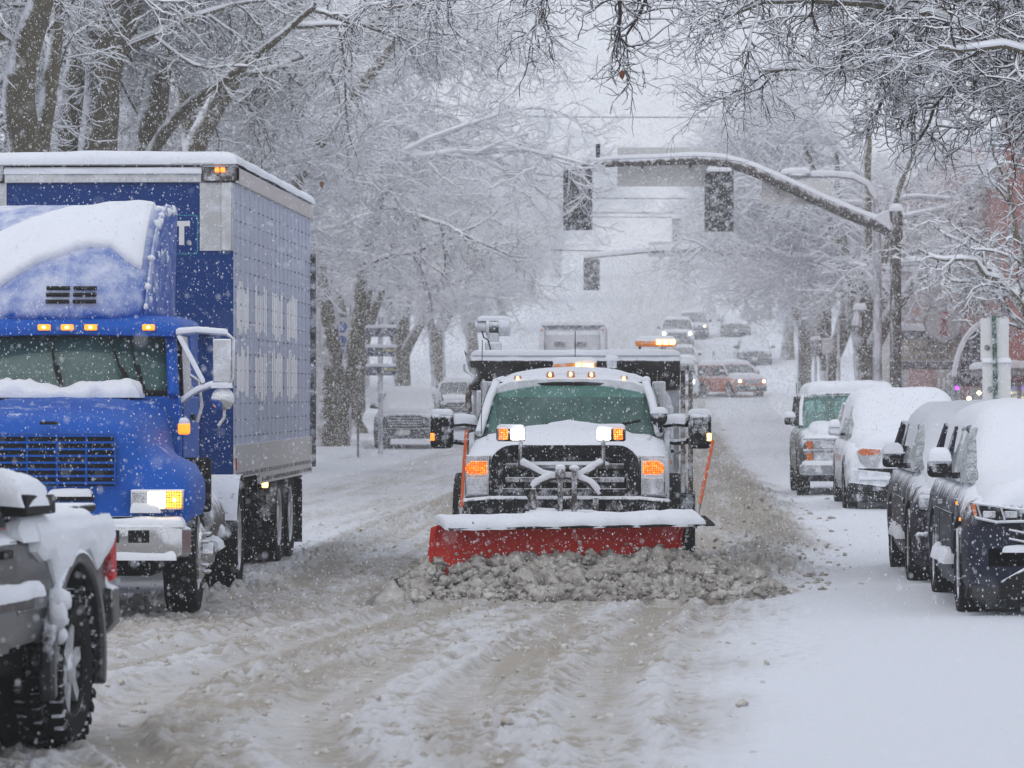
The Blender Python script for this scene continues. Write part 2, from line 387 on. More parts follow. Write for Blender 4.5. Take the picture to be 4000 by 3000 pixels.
def slush_mat(name, d0, d1, bd=.02):
    m, nt, b = new_mat(name); geo = N(nt, "ShaderNodeNewGeometry"); P = geo.outputs['Position']
    f = math_(nt, 'MULTIPLY', math_(nt, 'SUBTRACT', noise_(nt, P, 4.5, 6, .7), .3), 2.4, True)
    nt.links.new(mixc(nt, f, d0, d1), b.inputs['Base Color']); b.inputs['Roughness'].default_value = .38
    bp = N(nt, "ShaderNodeBump"); bp.inputs['Strength'].default_value = .8; bp.inputs['Distance'].default_value = bd
    nt.links.new(noise_(nt, P, 26, 6, .75), bp.inputs['Height']); nt.links.new(bp.outputs[0], b.inputs['Normal']); return m
M['slush'] = slush_mat('dirty_slush', (.155, .135, .11), (.66, .635, .60))
M['slush_light'] = slush_mat('light_slush', (.34, .30, .25), (.66, .655, .65), .004)

def clumps_on_road():
    n = 7000; u = rng.uniform(-6.2, 1.2, n*5); v = 12+50*rng.random(n*5)**1.6
    us = lane_coord(u, v); st = fbm(us*3.2, v*.13, 5, 4); keep = (us > -5.0)*(us < .1+.7*rng.random(n*5))*(rng.random(n*5) < .22+.8*sst(.40, .62, st)*sst(.35, .6, fbm(u*1.2, v*.8, 63, 3)))
    u, v = u[keep][:n], v[keep][:n]; z, d = road_fields(u, v)
    s = .005+.026*rng.random(len(u))**5
    me = lumps('slush_crumbs', np.stack([u, v, z+hz(v)+.03+s*.1], -1), s, M['slush_light'], sub_=2, jag=.7)
    o = link('slush_crumbs', me, M['slush_light']); tag(o, 'small beige slush crumbs scattered over the driven lane', 'slush', kind='stuff')
clumps_on_road()

BL0, BL1 = np.array([-2.13, 33.80]), np.array([.06, 34.95])      # the blade's bottom edge, left and right end
def slush_pile():
    d = (BL1-BL0)/np.linalg.norm(BL1-BL0); nrm = np.array([d[1], -d[0]])     # nrm points to the camera
    s = np.arange(-.85, 4.2, .022); t = np.arange(-.35, 1.75, .022); S, T = np.meshgrid(s, t, indexing='ij')
    peak = np.interp(S, [-.66, -.46, -.2, .4, .8, 1.6, 2.3, 2.7, 3.1, 3.7], [.0, .16, .30, .33, .34, .36, .37, .30, .16, .0])
    wid = np.interp(S, [-.75, 0, 1, 2.3, 3.0, 3.7], [.35, .6, 1.0, 1.2, .9, .3])
    tt = (T-.12)/wid; prof = np.where(tt < 0, np.clip(1+tt*1.2, 0, 1), np.clip(1-tt, 0, 1)**1.25)
    U = BL0[0]+d[0]*S+nrm[0]*T; VV = BL0[1]+d[1]*S+nrm[1]*T
    big = fbm(U*2.6, VV*2.6, 80, 3); med = 1-np.abs(2*vn(U*5.5+.7*fbm(U*4, VV*4, 97, 2), VV*5.5, 98)-1)*1.3; rid = 1-np.abs(2*fbm(U*9, VV*9, 84, 5, .65)-1)*1.6; fi = fbm(U*19, VV*19, 88, 3)
    h = peak*prof
    Z = h*(.75+.5*big)+np.clip(h*5, 0, 1)*(.09*(med-.6)+.11*(rid-.75)+.08*(fi-.5)+.10*(fbm(U*6, VV*6, 91, 3)-.5))
    Z = np.maximum(Z, -.06+.0*Z)+.03
    Z = np.where((prof <= 0.004) | (h < .012), -.08, Z)
    idx = np.arange(U.size).reshape(U.shape); f = np.stack([idx[:-1, :-1], idx[1:, :-1], idx[1:, 1:], idx[:-1, 1:]], -1).reshape(-1, 4)
    me = mesh_np('slush_pile', np.stack([U, VV, Z], -1).reshape(-1, 3), f); o = link('slush_pile', me, M['slush'])
    tag(o, 'grey brown slush rolling in front of the red plough blade', 'slush', kind='stuff')
    n = 1500; ss = rng.uniform(-.42, 3.2, n); tq = rng.random(n)**.8*np.interp(ss, [-.3, 1, 2.3, 3.4], [.5, 1.0, 1.25, .6])
    pk = np.interp(ss, [-.66, -.46, -.2, .4, .8, 1.6, 2.3, 2.7, 3.1, 3.7], [.0, .16, .30, .33, .34, .36, .37, .30, .16, .0]); wd = np.interp(ss, [-.75, 0, 1, 2.3, 3.0, 3.7], [.35, .6, 1.0, 1.2, .9, .3])
    zz = pk*np.clip(1-(tq-.12)/wd, 0, 1)**1.25+.03
    sz = .008+.062*rng.random(n)**4
    P = np.stack([BL0[0]+d[0]*ss+nrm[0]*tq, BL0[1]+d[1]*ss+nrm[1]*tq, zz+sz*.25], -1)
    # clods thrown out along the right side
    n2 = 900; vv = rng.uniform(34.5, 66, n2); uu = .75+.42*rng.standard_normal(n2)+np.interp(vv, [34, 45, 62], [-.1, .35, .5]); z2, _ = road_fields(uu, vv)
    s2 = .006+.035*rng.random(n2)**3
    P = np.concatenate([P, np.stack([uu, vv, z2+.03], -1)]); sz = np.concatenate([sz, s2])
    n3 = 420; s3_ = rng.uniform(-.15, 3.6, n3); t3 = rng.normal(.45, .35, n3); h3 = .30+np.abs(rng.normal(0, .13, n3)); P = np.concatenate([P, np.stack([BL0[0]+d[0]*s3_+nrm[0]*t3, BL0[1]+d[1]*s3_+nrm[1]*t3, h3], -1)]); sz = np.concatenate([sz, .004+.014*rng.random(n3)**3])   # spray in the air
    me = lumps('slush_clods', P, sz, M['slush'], .8, jag=.75, sub_=3); o = link('slush_clods', me, M['slush'])
    tag(o, 'dirty slush clods on the pile before the blade and along the ridge beside the plough', 'slush', kind='stuff')
slush_pile()
# ------------------------------------------------------------------ trees
def unit(a): return a/np.maximum(np.linalg.norm(a, axis=-1, keepdims=True), 1e-9)
def grow(S, D, L, K, wig, grav, rg, lift=0.0):
    n = len(S); P = np.empty((n, K+1, 3)); T = np.empty((n, K+1, 3)); P[:, 0] = S; d = unit(D); T[:, 0] = d
    for k in range(K):
        d = d+rg.normal(0, wig, (n, 3)); d[:, 2] += grav+lift*(k/K)
        d = unit(d); P[:, k+1] = P[:, k]+d*(L/K)[:, None]; T[:, k+1] = d
    return P, T
def kids(P, T, rad, per, t0, t1, a0, a1, rg, flat=.75):
    n, K1, _ = P.shape; idx = np.repeat(np.arange(n), per); m = len(idx)
    t = (t0+(t1-t0)*((np.tile(np.arange(per), n)+rg.random(m))/per))*(K1-1); k = np.minimum(t.astype(int), K1-2); fr = (t-k)[:, None]
    S = P[idx, k]*(1-fr)+P[idx, k+1]*fr; d = unit(T[idx, k]*(1-fr)+T[idx, k+1]*fr)
    r = rad[idx, k]*(1-fr[:, 0])+rad[idx, k+1]*fr[:, 0]
    q = rg.normal(0, 1, (m, 3)); q[:, 2] *= flat; q = unit(q-d*(q*d).sum(-1, keepdims=True))
    a = np.radians(rg.uniform(a0, a1, m))[:, None]
    return S, d*np.cos(a)+q*np.sin(a), t/(K1-1), r, idx
def frames(P):
    T = np.empty_like(P); T[:, 1:-1] = P[:, 2:]-P[:, :-2]; T[:, 0] = P[:, 1]-P[:, 0]; T[:, -1] = P[:, -1]-P[:, -2]; T = unit(T)
    s = np.cross(T, np.array([0, 0, 1.])); l = np.linalg.norm(s, axis=-1, keepdims=True); s = np.where(l < .05, np.array([1., 0, 0]), s/np.maximum(l, 1e-9))
    u = np.cross(s, T); return T, s, u
class Tubes:
    def __init__(s): s.V = []; s.F = []; s.o = 0
    def push(s, rings):        # (n,K,m,3)
        n, K, m, _ = rings.shape; s.V.append(rings.reshape(-1, 3)); b = np.arange(n*K*m).reshape(n, K, m)
        a = b[:, :-1]; c = b[:, 1:]; f = np.stack([a, np.roll(a, -1, 2), np.roll(c, -1, 2), c], -1).reshape(-1, 4)+s.o
        s.F.append(f); s.o += n*K*m
    def bark(s, P, rad, m):
        T, sd, up = frames(P); ph = np.arange(m)*2*np.pi/m+.5
        s.push(P[:, :, None]+rad[:, :, None, None]*(np.cos(ph)[:, None]*sd[:, :, None]+np.sin(ph)[:, None]*up[:, :, None]))
    def snow(s, P, rad, t, keep=None, rg=None, wm=1.15):
        T, sd, up = frames(P); h = np.sqrt(np.clip(1-T[:, :, 2]**2, 0, 1)); h = np.clip((h-.25)/.6, 0, 1)
        if rg is not None: h = h*rg.uniform(.45, 1.25, h.shape)
        h[:, -1] *= .4
        w_ = (rad*wm+.001)*np.clip(h*1.5, 0, 1); hh = rad*.75+t*h; base = P+up*(rad*.12)[:, :, None]
        r = np.stack([base+sd*w_[:, :, None], base+up*(hh*.7)[:, :, None]*np.clip(h*2, 0, 1)[:, :, None]+sd*(w_*.55)[:, :, None], base+up*(hh*.75)[:, :, None]*np.clip(h*2, 0, 1)[:, :, None]-sd*(w_*.5)[:, :, None], base-sd*w_[:, :, None]], 2) if False else \
            np.stack([base+sd*w_[:, :, None], base+up*(hh*np.clip(h*2, 0, 1))[:, :, None], base-sd*w_[:, :, None]], 2)
        s.push(r)
    def mesh(s, name): return mesh_np(name, np.concatenate(s.V), np.concatenate(s.F))
def taper(n, K, r0, r1, p=1.0): return r0[:, None]+(r1-r0)[:, None]*(np.linspace(0, 1, K+1)[None]**p)

M['bark'] = paint('plane_tree_bark', (.075, .058, .045), .9, frost=.20, top=.22, front=.02, fs=1.7, side=-.42, col2=(.15, .13, .075), cs=2.2, grain=18)
M['twig'] = paint('twig_bark', (.045, .034, .030), .85)
M['twigfrosthaze'] = paint('frost_and_haze_twig_bark', (.06, .05, .046), .9, frost=.80, top=.35, fs=5, grain=30)  # stuck snow, whitened further so the colour stands in for distance haze
M['twigred'] = paint('twig_bark_red', (.034, .020, .018), .85)

def crown_levels(limbs, lrad, rg, tw, sn, dens=1.0, twr=1.0, grav=-.10, blen=1.0, snow_t=1.0, br=(9, 9, 5), wigs=1.0):
    """limbs (P,T,rad) -> branches -> twigs -> fine twigs, bark into tw, lying snow into sn"""
    P, T = limbs
    S, D, t, r, i = kids(P, T, lrad, int(br[0]), .12, 1.0, 28, 75, rg); n = len(S)
    L = rg.uniform(1.3, 2.9, n)*blen*(1.15-.5*t); r0 = np.minimum(r*.7, rg.uniform(.022, .042, n)*twr)
    P1, T1 = grow(S, D, L, 7, .20*wigs, grav*.35, rg, .02); R1 = taper(n, 7, r0, r0*.35); tw.bark(P1, R1, 4); sn.snow(P1, R1, .017*snow_t, rg=rg)
    S, D, t, r, i = kids(P1, T1, R1, int(br[1]*dens), .08, 1.0, 25, 70, rg); n = len(S)
    L = rg.uniform(.5, 1.35, n)*blen; r0 = np.minimum(r*.75, rg.uniform(.008, .014, n)*twr)
    P2, T2 = grow(S, D, L, 6, .24*wigs, grav, rg, -grav*1.3); R2 = taper(n, 6, r0, r0*.45); tw.bark(P2, R2, 3); sn.snow(P2, R2, .014*snow_t, rg=rg)
    S, D, t, r, i = kids(P2, T2, R2, int(br[2]*dens), .15, 1.0, 25, 65, rg); n = len(S)
    L = rg.uniform(.15, .55, n)*blen; r0 = np.minimum(r*.85, rg.uniform(.0045, .0075, n)*twr)
    P3, T3 = grow(S, D, L, 3, .26*wigs, grav*.6, rg, .1); R3 = taper(n, 3, r0, r0*.6); tw.bark(P3, R3, 3); sn.snow(P3, R3, .010*snow_t, rg=rg)

def make_tree_meshes(seed, lean=(0, 0), rad=8.0, top=13.0, low=4.6, dens=1.0, nst=5, twr=1.0, stems=None, trunk=None, br=(9, 10, 6), snow_t=2.1, xdir=0, loz=0):
    rg = np.random.default_rng(seed); tr = Tubes(); tw = Tubes(); sn = Tubes()
    fork = rg.uniform(2.4, 3.2)
    P0 = None if stems else np.array([[[0, 0, -.1], [.03, .02, .25], [lean[0]*.15, lean[1]*.15, 1.0], [lean[0]*.5, lean[1]*.5, 1.9], [lean[0], lean[1], fork]]])
    R0 = np.array([[.62, .46, .40, .38, .40]])
    if P0 is not None: tr.bark(P0, R0, 14)
    az = np.linspace(0, 2*np.pi, nst, endpoint=False)+rg.uniform(-.35, .35, nst)+rg.uniform(0, 6); tilt = np.radians(rg.uniform(9, 28, nst))
    D = np.stack([np.sin(tilt)*np.cos(az), np.sin(tilt)*np.sin(az), np.cos(tilt)], -1)
    S = np.tile(np.array([lean[0], lean[1], fork-.25]), (nst, 1))+D*.1
    if stems: return stem_crown(stems, rg, tr, tw, sn, fork, top, rad, low, dens, twr, br, trunk, snow_t, xdir, loz)
    L = rg.uniform(.72, 1.0, nst)*(top-fork); Ps, Ts = grow(S, D, L, 9, .10, .015, rg); Rs = taper(nst, 9, rg.uniform(.27, .37, nst), np.full(nst, .05), .75)
    tr.bark(Ps, Rs, 10)
    return crown_from(Ps, Ts, Rs, rg, tr, tw, sn, fork, top, rad, low, dens, twr, br, 7, snow_t)
def resample(pts, K):
    p = np.array(pts, float); s = np.concatenate([[0], np.cumsum(np.linalg.norm(np.diff(p, axis=0), axis=1))]); q = np.linspace(0, s[-1], K+1)
    c = np.stack([np.interp(q, s, p[:, j]) for j in range(3)], -1); c[1:-1] = (c[:-2]+2*c[1:-1]+c[2:])/4; return c
def stem_crown(stems, rg, tr, tw, sn, fork, top, rad, low, dens, twr, br, trunk, snow_t, xdir=0, loz=0):
    Ps = np.array([resample(p, 14) for p, a, b in stems]); Ts, _, _ = frames(Ps); Rs = np.array([np.linspace(a, b, 15) for p, a, b in stems])
    Rs *= 1+.12*(rg.random(Rs.shape)-.5); tr.bark(Ps, Rs, 14); t0 = np.array(trunk, float)[None]; tr.bark(t0, np.linspace(.58, .46, t0.shape[1])[None], 14)
    return crown_from(Ps, Ts, Rs, rg, tr, tw, sn, fork, top, rad, low, dens, twr, br, 9, snow_t, xdir, loz)
def crown_from(Ps, Ts, Rs, rg, tr, tw, sn, fork, top, rad, low, dens, twr, br, per=7, snow_t=1.7, xdir=0, loz=0):
    S, D, t, r, i = kids(Ps, Ts, Rs, per, .16, 1.0, 40, 80, rg, .25); n = len(S)
    if per == 9:      # these trees keep their stems bare towards the street's near end
        k = (S[:, 2] > (7.4 if xdir == 0 else 6.2))*(rg.random(n) < .75) if loz == 0 else S[:, 2] > loz; S, D, t, r, i = S[k], D[k], t[k], r[k], i[k]; n = len(S); D[:, 1] = np.where(S[:, 2] < 10, np.abs(D[:, 1])+.25, D[:, 1]); D[:, 0] = np.where(xdir == 0, D[:, 0], xdir*np.abs(D[:, 0])-.2)
    out = unit(np.stack([S[:, 0], S[:, 1], np.zeros(n)], -1)+.001); D = unit(D*.75+out*(.7 if per == 7 else .25)); D[:, 2] = np.clip(D[:, 2], -.05, .55)
    hgt = (S[:, 2]-fork)/(top-fork); L = rad*rg.uniform(.55, .95, n)*np.clip(1.15-.75*hgt, .3, 1.1)*np.clip(1-np.hypot(S[:, 0], S[:, 1])/rad*.5, .5, 1)
    Pl, Tl = grow(S, D, L, 9, .12, -.018, rg, .02)
    mn = np.minimum(0, Pl[:, :, 2]-low); Pl[:, :, 2] -= mn*.8
    Rl = taper(n, 9, np.minimum(r*.7, rg.uniform(.07, .12, n)), np.full(n, .018), .8)
    (tw if per == 7 else tr).bark(Pl, Rl, 6); sn.snow(Pl, Rl, .03*snow_t, rg=rg)
    crown_levels((Pl, Tl), Rl, rg, tw, sn, dens, twr, grav=-.12, br=br, wigs=1.3, blen=.95, snow_t=snow_t)
    return tr.mesh('trunk'), tw.mesh('crown'), sn.mesh('snow')

TREES = [make_tree_meshes(11, (.2, -.1), 8.6, 13.5, 6.3), make_tree_meshes(23, (-.1, .15), 8.0, 12.5, 6.1, nst=4), make_tree_meshes(37, (.1, .1), 7.2, 12.0, 5.9, dens=.95, nst=5)]  # heavier snow on these farther crowns also whitens them in place of haze
for tr_, tw_, sn_ in TREES:
    tr_.materials.append(M['bark']); tw_.materials.append(M['twigfrosthaze']); sn_.materials.append(M['twigsnow'])
def tree(k, u, v, rz, s, label, group, cat='tree'):
    t = thing('street_tree', label, cat, (u, v, float(hz(v))+.1), rz, group); t.scale = (s, s, s)
    link('trunk', TREES[k][0], None, t); c = link('crown', TREES[k][1], None, t); link('snow', TREES[k][2], None, c); return t
GL = 'snow-laden trees along the left pavement'; GR = 'snow-laden trees along the right pavement'
M['bark_near'] = paint('mottled_plane_bark', (.05, .038, .030), .9, frost=.16, top=.2, front=.0, fs=2.2, side=-.50, col2=(.12, .105, .055), cs=1.4, grain=14)
for _m in (M['bark'], M['bark_near']):
    _nt = _m.node_tree; _tc = N(_nt, 'ShaderNodeTexCoord'); _b = N(_nt, 'ShaderNodeBump'); _b.inputs['Strength'].default_value = .9; _b.inputs['Distance'].default_value = .04
    _nt.links.new(noise_(_nt, _tc.outputs['Object'], 7, 6, .7, (1, 1, .3)), _b.inputs['Height']); _nt.links.new(_b.outputs[0], _nt.nodes['Principled BSDF'].inputs['Normal'])
def stem_tree(stems, seed, label, loc, top, rad, xdir=0, loz=0):
    a, b, c = make_tree_meshes(seed, stems=stems, trunk=[(0, 0, -.1), (0, .02, .4), (.02, 0, 1.3), (0, 0, 2.6)], rad=rad, top=top, low=5.3, br=(9, 11, 7), dens=1.0, snow_t=1.6, xdir=xdir, loz=loz)
    a.materials.append(M['bark_near']); b.materials.append(M['twig']); c.materials.append(M['twigsnow'])
    t = thing('street_tree', label, 'tree', (*loc, .1), 0, GL); link('trunk', a, None, t); o = link('crown', b, None, t); link('snow', c, None, o)
stem_tree([([(0, 0, 2.3), (0.13, 0, 5.64), (-0.04, -0.4, 6.24), (-0.03, -0.7, 6.66), (0.23, -1, 7.37), (0.57, -1.5, 8.06), (0.98, -2, 9.16)], 0.4, 0.16), ([(0, 0.1, 2.6), (0.16, 0.5, 5.67), (0.19, 1.5, 6.84), (0.1, 3, 8.52), (0.17, 4, 9.89)], 0.2, 0.1)], 61, 'dark leaning snowy tree at the upper left margin', (-10.6, 62), 13, 4.5, -1)
stem_tree([([(-0.1, 0, 2.4), (-0.62, 0, 6.06), (-0.49, 0, 6.94), (-0.35, 0, 7.85), (-0.24, 0.5, 8.98), (-0.19, 1, 10.38)], 0.3, 0.14), ([(0, 0, 2.4), (0.08, -0.5, 6.03), (0.16, -0.6, 6.81), (0.22, -0.7, 7.71), (0.16, -1, 8.34), (0.11, -1.5, 10.08)], 0.48, 0.2), ([(0.05, 0, 5.0), (0.24, -0.6, 7.47), (0.48, -0.4, 8.15), (0.67, 0, 8.93), (0.91, 1, 10.38)], 0.3, 0.14), ([(0.15, 0.1, 2.4), (0.7, 1, 6.12), (0.84, 1.5, 7.05), (0.9, 2, 8.02), (0.88, 2.5, 9.19), (0.94, 3, 10.62)], 0.36, 0.15), ([(0.3, 0.1, 4.6), (0.82, 1, 6.17), (1.32, 0.6, 6.8), (1.85, 0.2, 7.16), (2.48, -0.2, 7.5), (3.37, -0.8, 8.11), (4.09, -1.5, 8.61)], 0.17, 0.05)], 62, 'big many-stemmed snowy tree rising behind the middle of the blue truck roof', (-10.45, 69), 14, 7)
stem_tree([([(0, 0, 2.4), (0.12, 0, 6.74), (0.51, 0, 7.46), (0.97, 0, 8.18), (1.28, 0, 8.71), (1.61, 0.5, 9.72), (1.94, 1, 11.33)], 0.33, 0.14), ([(0, 0.1, 2.6), (0.19, 0.6, 7.01), (-0.2, 1, 8.02), (-0.53, 2, 9.28), (-0.76, 3, 11.37)], 0.22, 0.1)], 63, 'leaning snowy tree with yellowish bark just above the front corner of the trailer roof', (-10.35, 80), 14, 9)
tree(0, -10.5, 89, 20, 1.12, 'snowy tree whose wide crown spreads over the rear of the trailer roof and the street', GL)
stem_tree([([(0, 0, 1.0), (0.17, 0, 2.02), (0.0, 0, 3.16), (-0.17, 0, 4.15), (-0.37, 0, 5.43), (-0.62, 0.5, 6.88), (-1.04, 1, 8.62)], 0.34, 0.12), ([(0.05, 0, 1.0), (0.45, 0, 2.02), (0.65, 0, 3.16), (0.85, 0, 4.15), (0.8, 0, 5.01), (1.16, -0.5, 6.27), (1.7, -1, 8.22)], 0.34, 0.12)], 64, 'dark forked tree trunk with the white banner and its blue discs showing in the fork', (-10.6, 118), 13, 7.5, 0, 5.2)
tree(2, -12.6, 106, 250, 1.05, 'tree trunk half hidden behind the rear end of the trailer', GL)
tree(0, -11.2, 134, 300, .85, 'snowy tree behind the dark parked sport utility', GL)
tree(2, -10.8, 152, 140, .9, 'leaning snowy tree behind the white parked pickup on the left', GL)
tree(1, -11.0, 178, 20, .9, 'faded snowy tree on the left, between the white parked pickup and the refuse truck', GL)
tree(0, -11.0, 208, 210, .9, 'faded snowy tree on the left, just beyond the refuse truck', GL)
tree(2, -11.2, 245, 75, .95, 'faint tree on the left side, halfway up the hill', GL)
tree(1, -11.0, 290, 160, 1.0, 'faint tree on the left side, high up the hill', GL)
tree(0, -11.0, 350, 10, 1.1, 'farthest faint tree on the left side of the hill', GL)
tree(2, 5.6, 111, 130, .98, 'twin-stemmed snowy tree right behind the traffic signal pole', GR)
tree(1, 6.2, 128, 200, .95, 'snowy tree on the right between the signal pole and the blue litter bins', GR)
tree(0, 6.0, 152, 120, .85, 'hazy snowy tree on the right behind the blue litter bins', GR)
tree(1, 6.0, 182, 280, .9, 'faded snowy tree on the right beside the orange car', GR)
tree(2, 6.2, 215, 330, .9, 'faint tree on the right beside the dark car parked uphill', GR)
tree(0, 6.2, 260, 70, 1.0, 'faint tree on the right, high up the hill', GR)
tree(1, 6.2, 320, 40, 1.1, 'farthest faint tree on the right side of the hill', GR)

def guided(limb_pts, seed, name_root, label, loc, trunk=None, dens=1.0, twr=1.0, grav=-.08, br=(10, 9, 5), blen=1.0, red=True, group=None, snow_t=1.0):
    """a tree whose main limbs follow given lines (they reach over the street), trunk included"""
    rg = np.random.default_rng(seed); tr = Tubes(); tw = Tubes(); sn = Tubes(); K = 12; PP = []; RR = []
    for pts, r0, r1 in limb_pts:
        p = np.array(pts, float); s = np.concatenate([[0], np.cumsum(np.linalg.norm(np.diff(p, axis=0), axis=1))]); q = np.linspace(0, s[-1], K+1)
        c = np.stack([np.interp(q, s, p[:, j]) for j in range(3)], -1)
        for _ in range(2): c[1:-1] = (c[:-2]+2*c[1:-1]+c[2:])/4
        c[1:] += rg.normal(0, .05, (K, 3)); PP.append(c); RR.append(np.linspace(r0, r1, K+1))
    P = np.array(PP); Rr = np.array(RR); T, _, _ = frames(P)
    if trunk is not None:
        t0 = np.array(trunk, float)[None]; tr.bark(t0, np.linspace(.38, .30, t0.shape[1])[None], 12)
    tr.bark(P, Rr, 7); sn.snow(P, Rr, .05, rg=rg)
    crown_levels((P, T), Rr, rg, tw, sn, dens, twr, grav, blen, br=br, snow_t=snow_t, wigs=1.6)
    t = thing('street_tree', label, 'tree', loc, 0, group)
    link('trunk', tr.mesh('trunk'), M['bark'], t); c = link('crown', tw.mesh('crown'), M['twigred' if red else 'twig'], t); link('snow', sn.mesh('snow'), M['twigsnow'], c); return t
# the tree whose trunk stands outside the view on the right and whose boughs hang into the top of the picture
guided([
    ([(0, 0, 3.0), (-.6, -.6, 4.6), (-2.0, -1.5, 6.0), (-4.0, -2.2, 6.3), (-6.0, -2.6, 6.0), (-7.6, -2.8, 5.75)], .13, .012),
    ([(0, 0, 3.2), (-.8, .4, 4.8), (-2.2, .6, 5.9), (-4.2, .5, 6.1), (-6.2, .2, 5.8), (-8.4, 0, 5.5)], .12, .012),
    ([(0, 0, 3.0), (-.8, -.3, 4.2), (-1.8, -.8, 4.9), (-3.0, -1.0, 5.4), (-4.2, -1.2, 5.55), (-5.2, -1.3, 5.35)], .11, .014),
    ([(0, 0, 2.9), (-.9, .5, 3.9), (-1.7, .9, 4.6), (-2.8, 1.2, 5.0), (-3.8, 1.4, 5.0)], .10, .014),
    ([(0, 0, 3.1), (-.9, -1.2, 4.2), (-1.6, -2.0, 4.75), (-2.6, -2.8, 4.85), (-3.2, -3.2, 4.85)], .10, .014),
    ([(0, 0, 3.4), (-1.2, .2, 5.2), (-2.2, -.2, 5.5), (-3.4, -.4, 5.6)], .10, .02),
    ([(0, 0, 3.4), (-.8, 1.0, 5.0), (-1.8, 1.6, 5.3), (-3.2, 2.2, 5.2), (-4.6, 2.6, 5.1)], .10, .016),
    ([(0, 0, 3.6), (.8, .8, 6.0), (1.6, 1.6, 8.0)], .12, .03), ([(0, 0, 3.6), (-.3, -1.0, 6.5), (-1.0, -1.8, 8.6)], .12, .03),
], 5, 'street_tree', 'nearest tree on the right, its reddish twigs lined with snow hanging over the street', (5.5, 37.5, .1),
    trunk=[(0, 0, -.1), (.05, 0, 1.2), (0, .05, 2.4), (0, 0, 3.5)], dens=1.0, twr=1.0, br=(19, 13, 8), blen=.62, snow_t=.55)
# the next one on the right: low white boughs reaching in beside the shop fronts
guided([
    ([(0, 0, 2.6), (-.6, -.2, 3.4), (-1.2, -.4, 4.0), (-1.9, -.5, 4.3), (-2.5, -.6, 4.4)], .11, .014),
    ([(0, 0, 2.6), (-.5, .5, 3.4), (-.9, .9, 4.0), (-1.5, 1.2, 4.6), (-2.1, 1.4, 4.9)], .11, .014),
    ([(0, 0, 2.4), (-.8, .2, 3.4), (-1.4, .4, 3.8), (-2.0, .5, 3.95)], .08, .012),
    ([(0, 0, 2.8), (-.6, -.6, 4.4), (-.9, -1.0, 5.6), (-1.3, -1.4, 6.4)], .11, .016),
    ([(0, 0, 2.8), (.6, .6, 5), (1.4, 1.2, 7.5)], .12, .03),
], 9, 'street_tree', 'bushy snow-covered tree at the right margin in front of the red brick shop', (7.0, 72, .1),
    trunk=[(0, 0, -.1), (.05, 0, 1.0), (0, .05, 2.0), (0, 0, 3.0)], dens=1.0, twr=1.0, br=(8, 6, 5), blen=.52, red=False, snow_t=1.4)
# ------------------------------------------------------------------ buildings
def brick_mat(name, c1, c2, mortar=(.35, .33, .32), frost=.22):
    m, nt, b = new_mat(name); tc = N(nt, "ShaderNodeTexCoord"); mp = N(nt, "ShaderNodeMapping"); mp.inputs['Rotation'].default_value = (R(90), 0, R(90))
    cx = N(nt, "ShaderNodeSeparateXYZ"); nt.links.new(tc.outputs['Object'], cx.inputs[0]); cb = N(nt, "ShaderNodeCombineXYZ")
    nt.links.new(math_(nt, 'ADD', cx.outputs[0], cx.outputs[1]), cb.inputs[0]); nt.links.new(cx.outputs[2], cb.inputs[1])
    br = N(nt, "ShaderNodeTexBrick"); br.inputs['Scale'].default_value = 4.2; br.inputs['Mortar Size'].default_value = .012
    br.inputs['Color1'].default_value = (*c1, 1); br.inputs['Color2'].default_value = (*c2, 1); br.inputs['Mortar'].default_value = (*mortar, 1)
    nt.links.new(cb.outputs[0], br.inputs['Vector'])
    f = math_(nt, 'MULTIPLY', math_(nt, 'ADD', noise_(nt, tc.outputs['Object'], 1.1, 6, .7), frost-.72), 3, True)
    nt.links.new(mixc(nt, f, br.outputs['Color'], (.6, .6, .63)), b.inputs['Base Color']); b.inputs['Roughness'].default_value = .9; return m
M['brickred'] = brick_mat('red_brick', (.40, .085, .06), (.31, .065, .05), frost=.12)
M['brickpink'] = brick_mat('pink_brick', (.42, .20, .175), (.34, .15, .14), frost=.14)
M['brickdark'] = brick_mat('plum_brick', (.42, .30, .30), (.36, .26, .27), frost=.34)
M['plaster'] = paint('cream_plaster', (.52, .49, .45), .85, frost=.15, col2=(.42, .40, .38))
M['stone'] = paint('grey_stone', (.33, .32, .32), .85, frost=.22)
M['pane'] = paint('window_pane', (.05, .06, .075), .12, frost=.2)
M['awning'] = paint('dark_awning_cloth', (.025, .022, .04), .85, frost=.2)
M['signboard'] = paint('cream_sign_board', (.55, .47, .34), .6, frost=.24, col2=(.45, .38, .30))
M['signgrey'] = paint('sign_back_aluminium', (.62, .62, .615), .6, frost=.16)
M['fascia'] = paint('plum_fascia', (.10, .075, .10), .7, frost=.24)
M['letter'] = paint('dark_lettering', (.03, .03, .035), .6)
M['redletter'] = paint('red_lettering', (.42, .03, .04), .6, frost=.14)
M['bluedisc'] = paint('blue_disc', (.03, .11, .45), .5, frost=.12)
M['banner'] = paint('white_banner', (.70, .70, .71), .7, frost=.2)

def text(name, s, size, mat, parent, loc, rot=(90, 0, 0), ext=.004):
    cu = bpy.data.curves.new(name, 'FONT'); cu.body = s; cu.size = size; cu.extrude = ext; cu.align_x = 'CENTER'; cu.align_y = 'CENTER'
    cu.materials.append(mat); c = bpy.data.objects.new(name, cu); me = bpy.data.meshes.new_from_object(c); bpy.data.objects.remove(c); o = link(name, me, mat, parent); o.location = loc; o.rotation_euler = [R(a) for a in rot]; return o

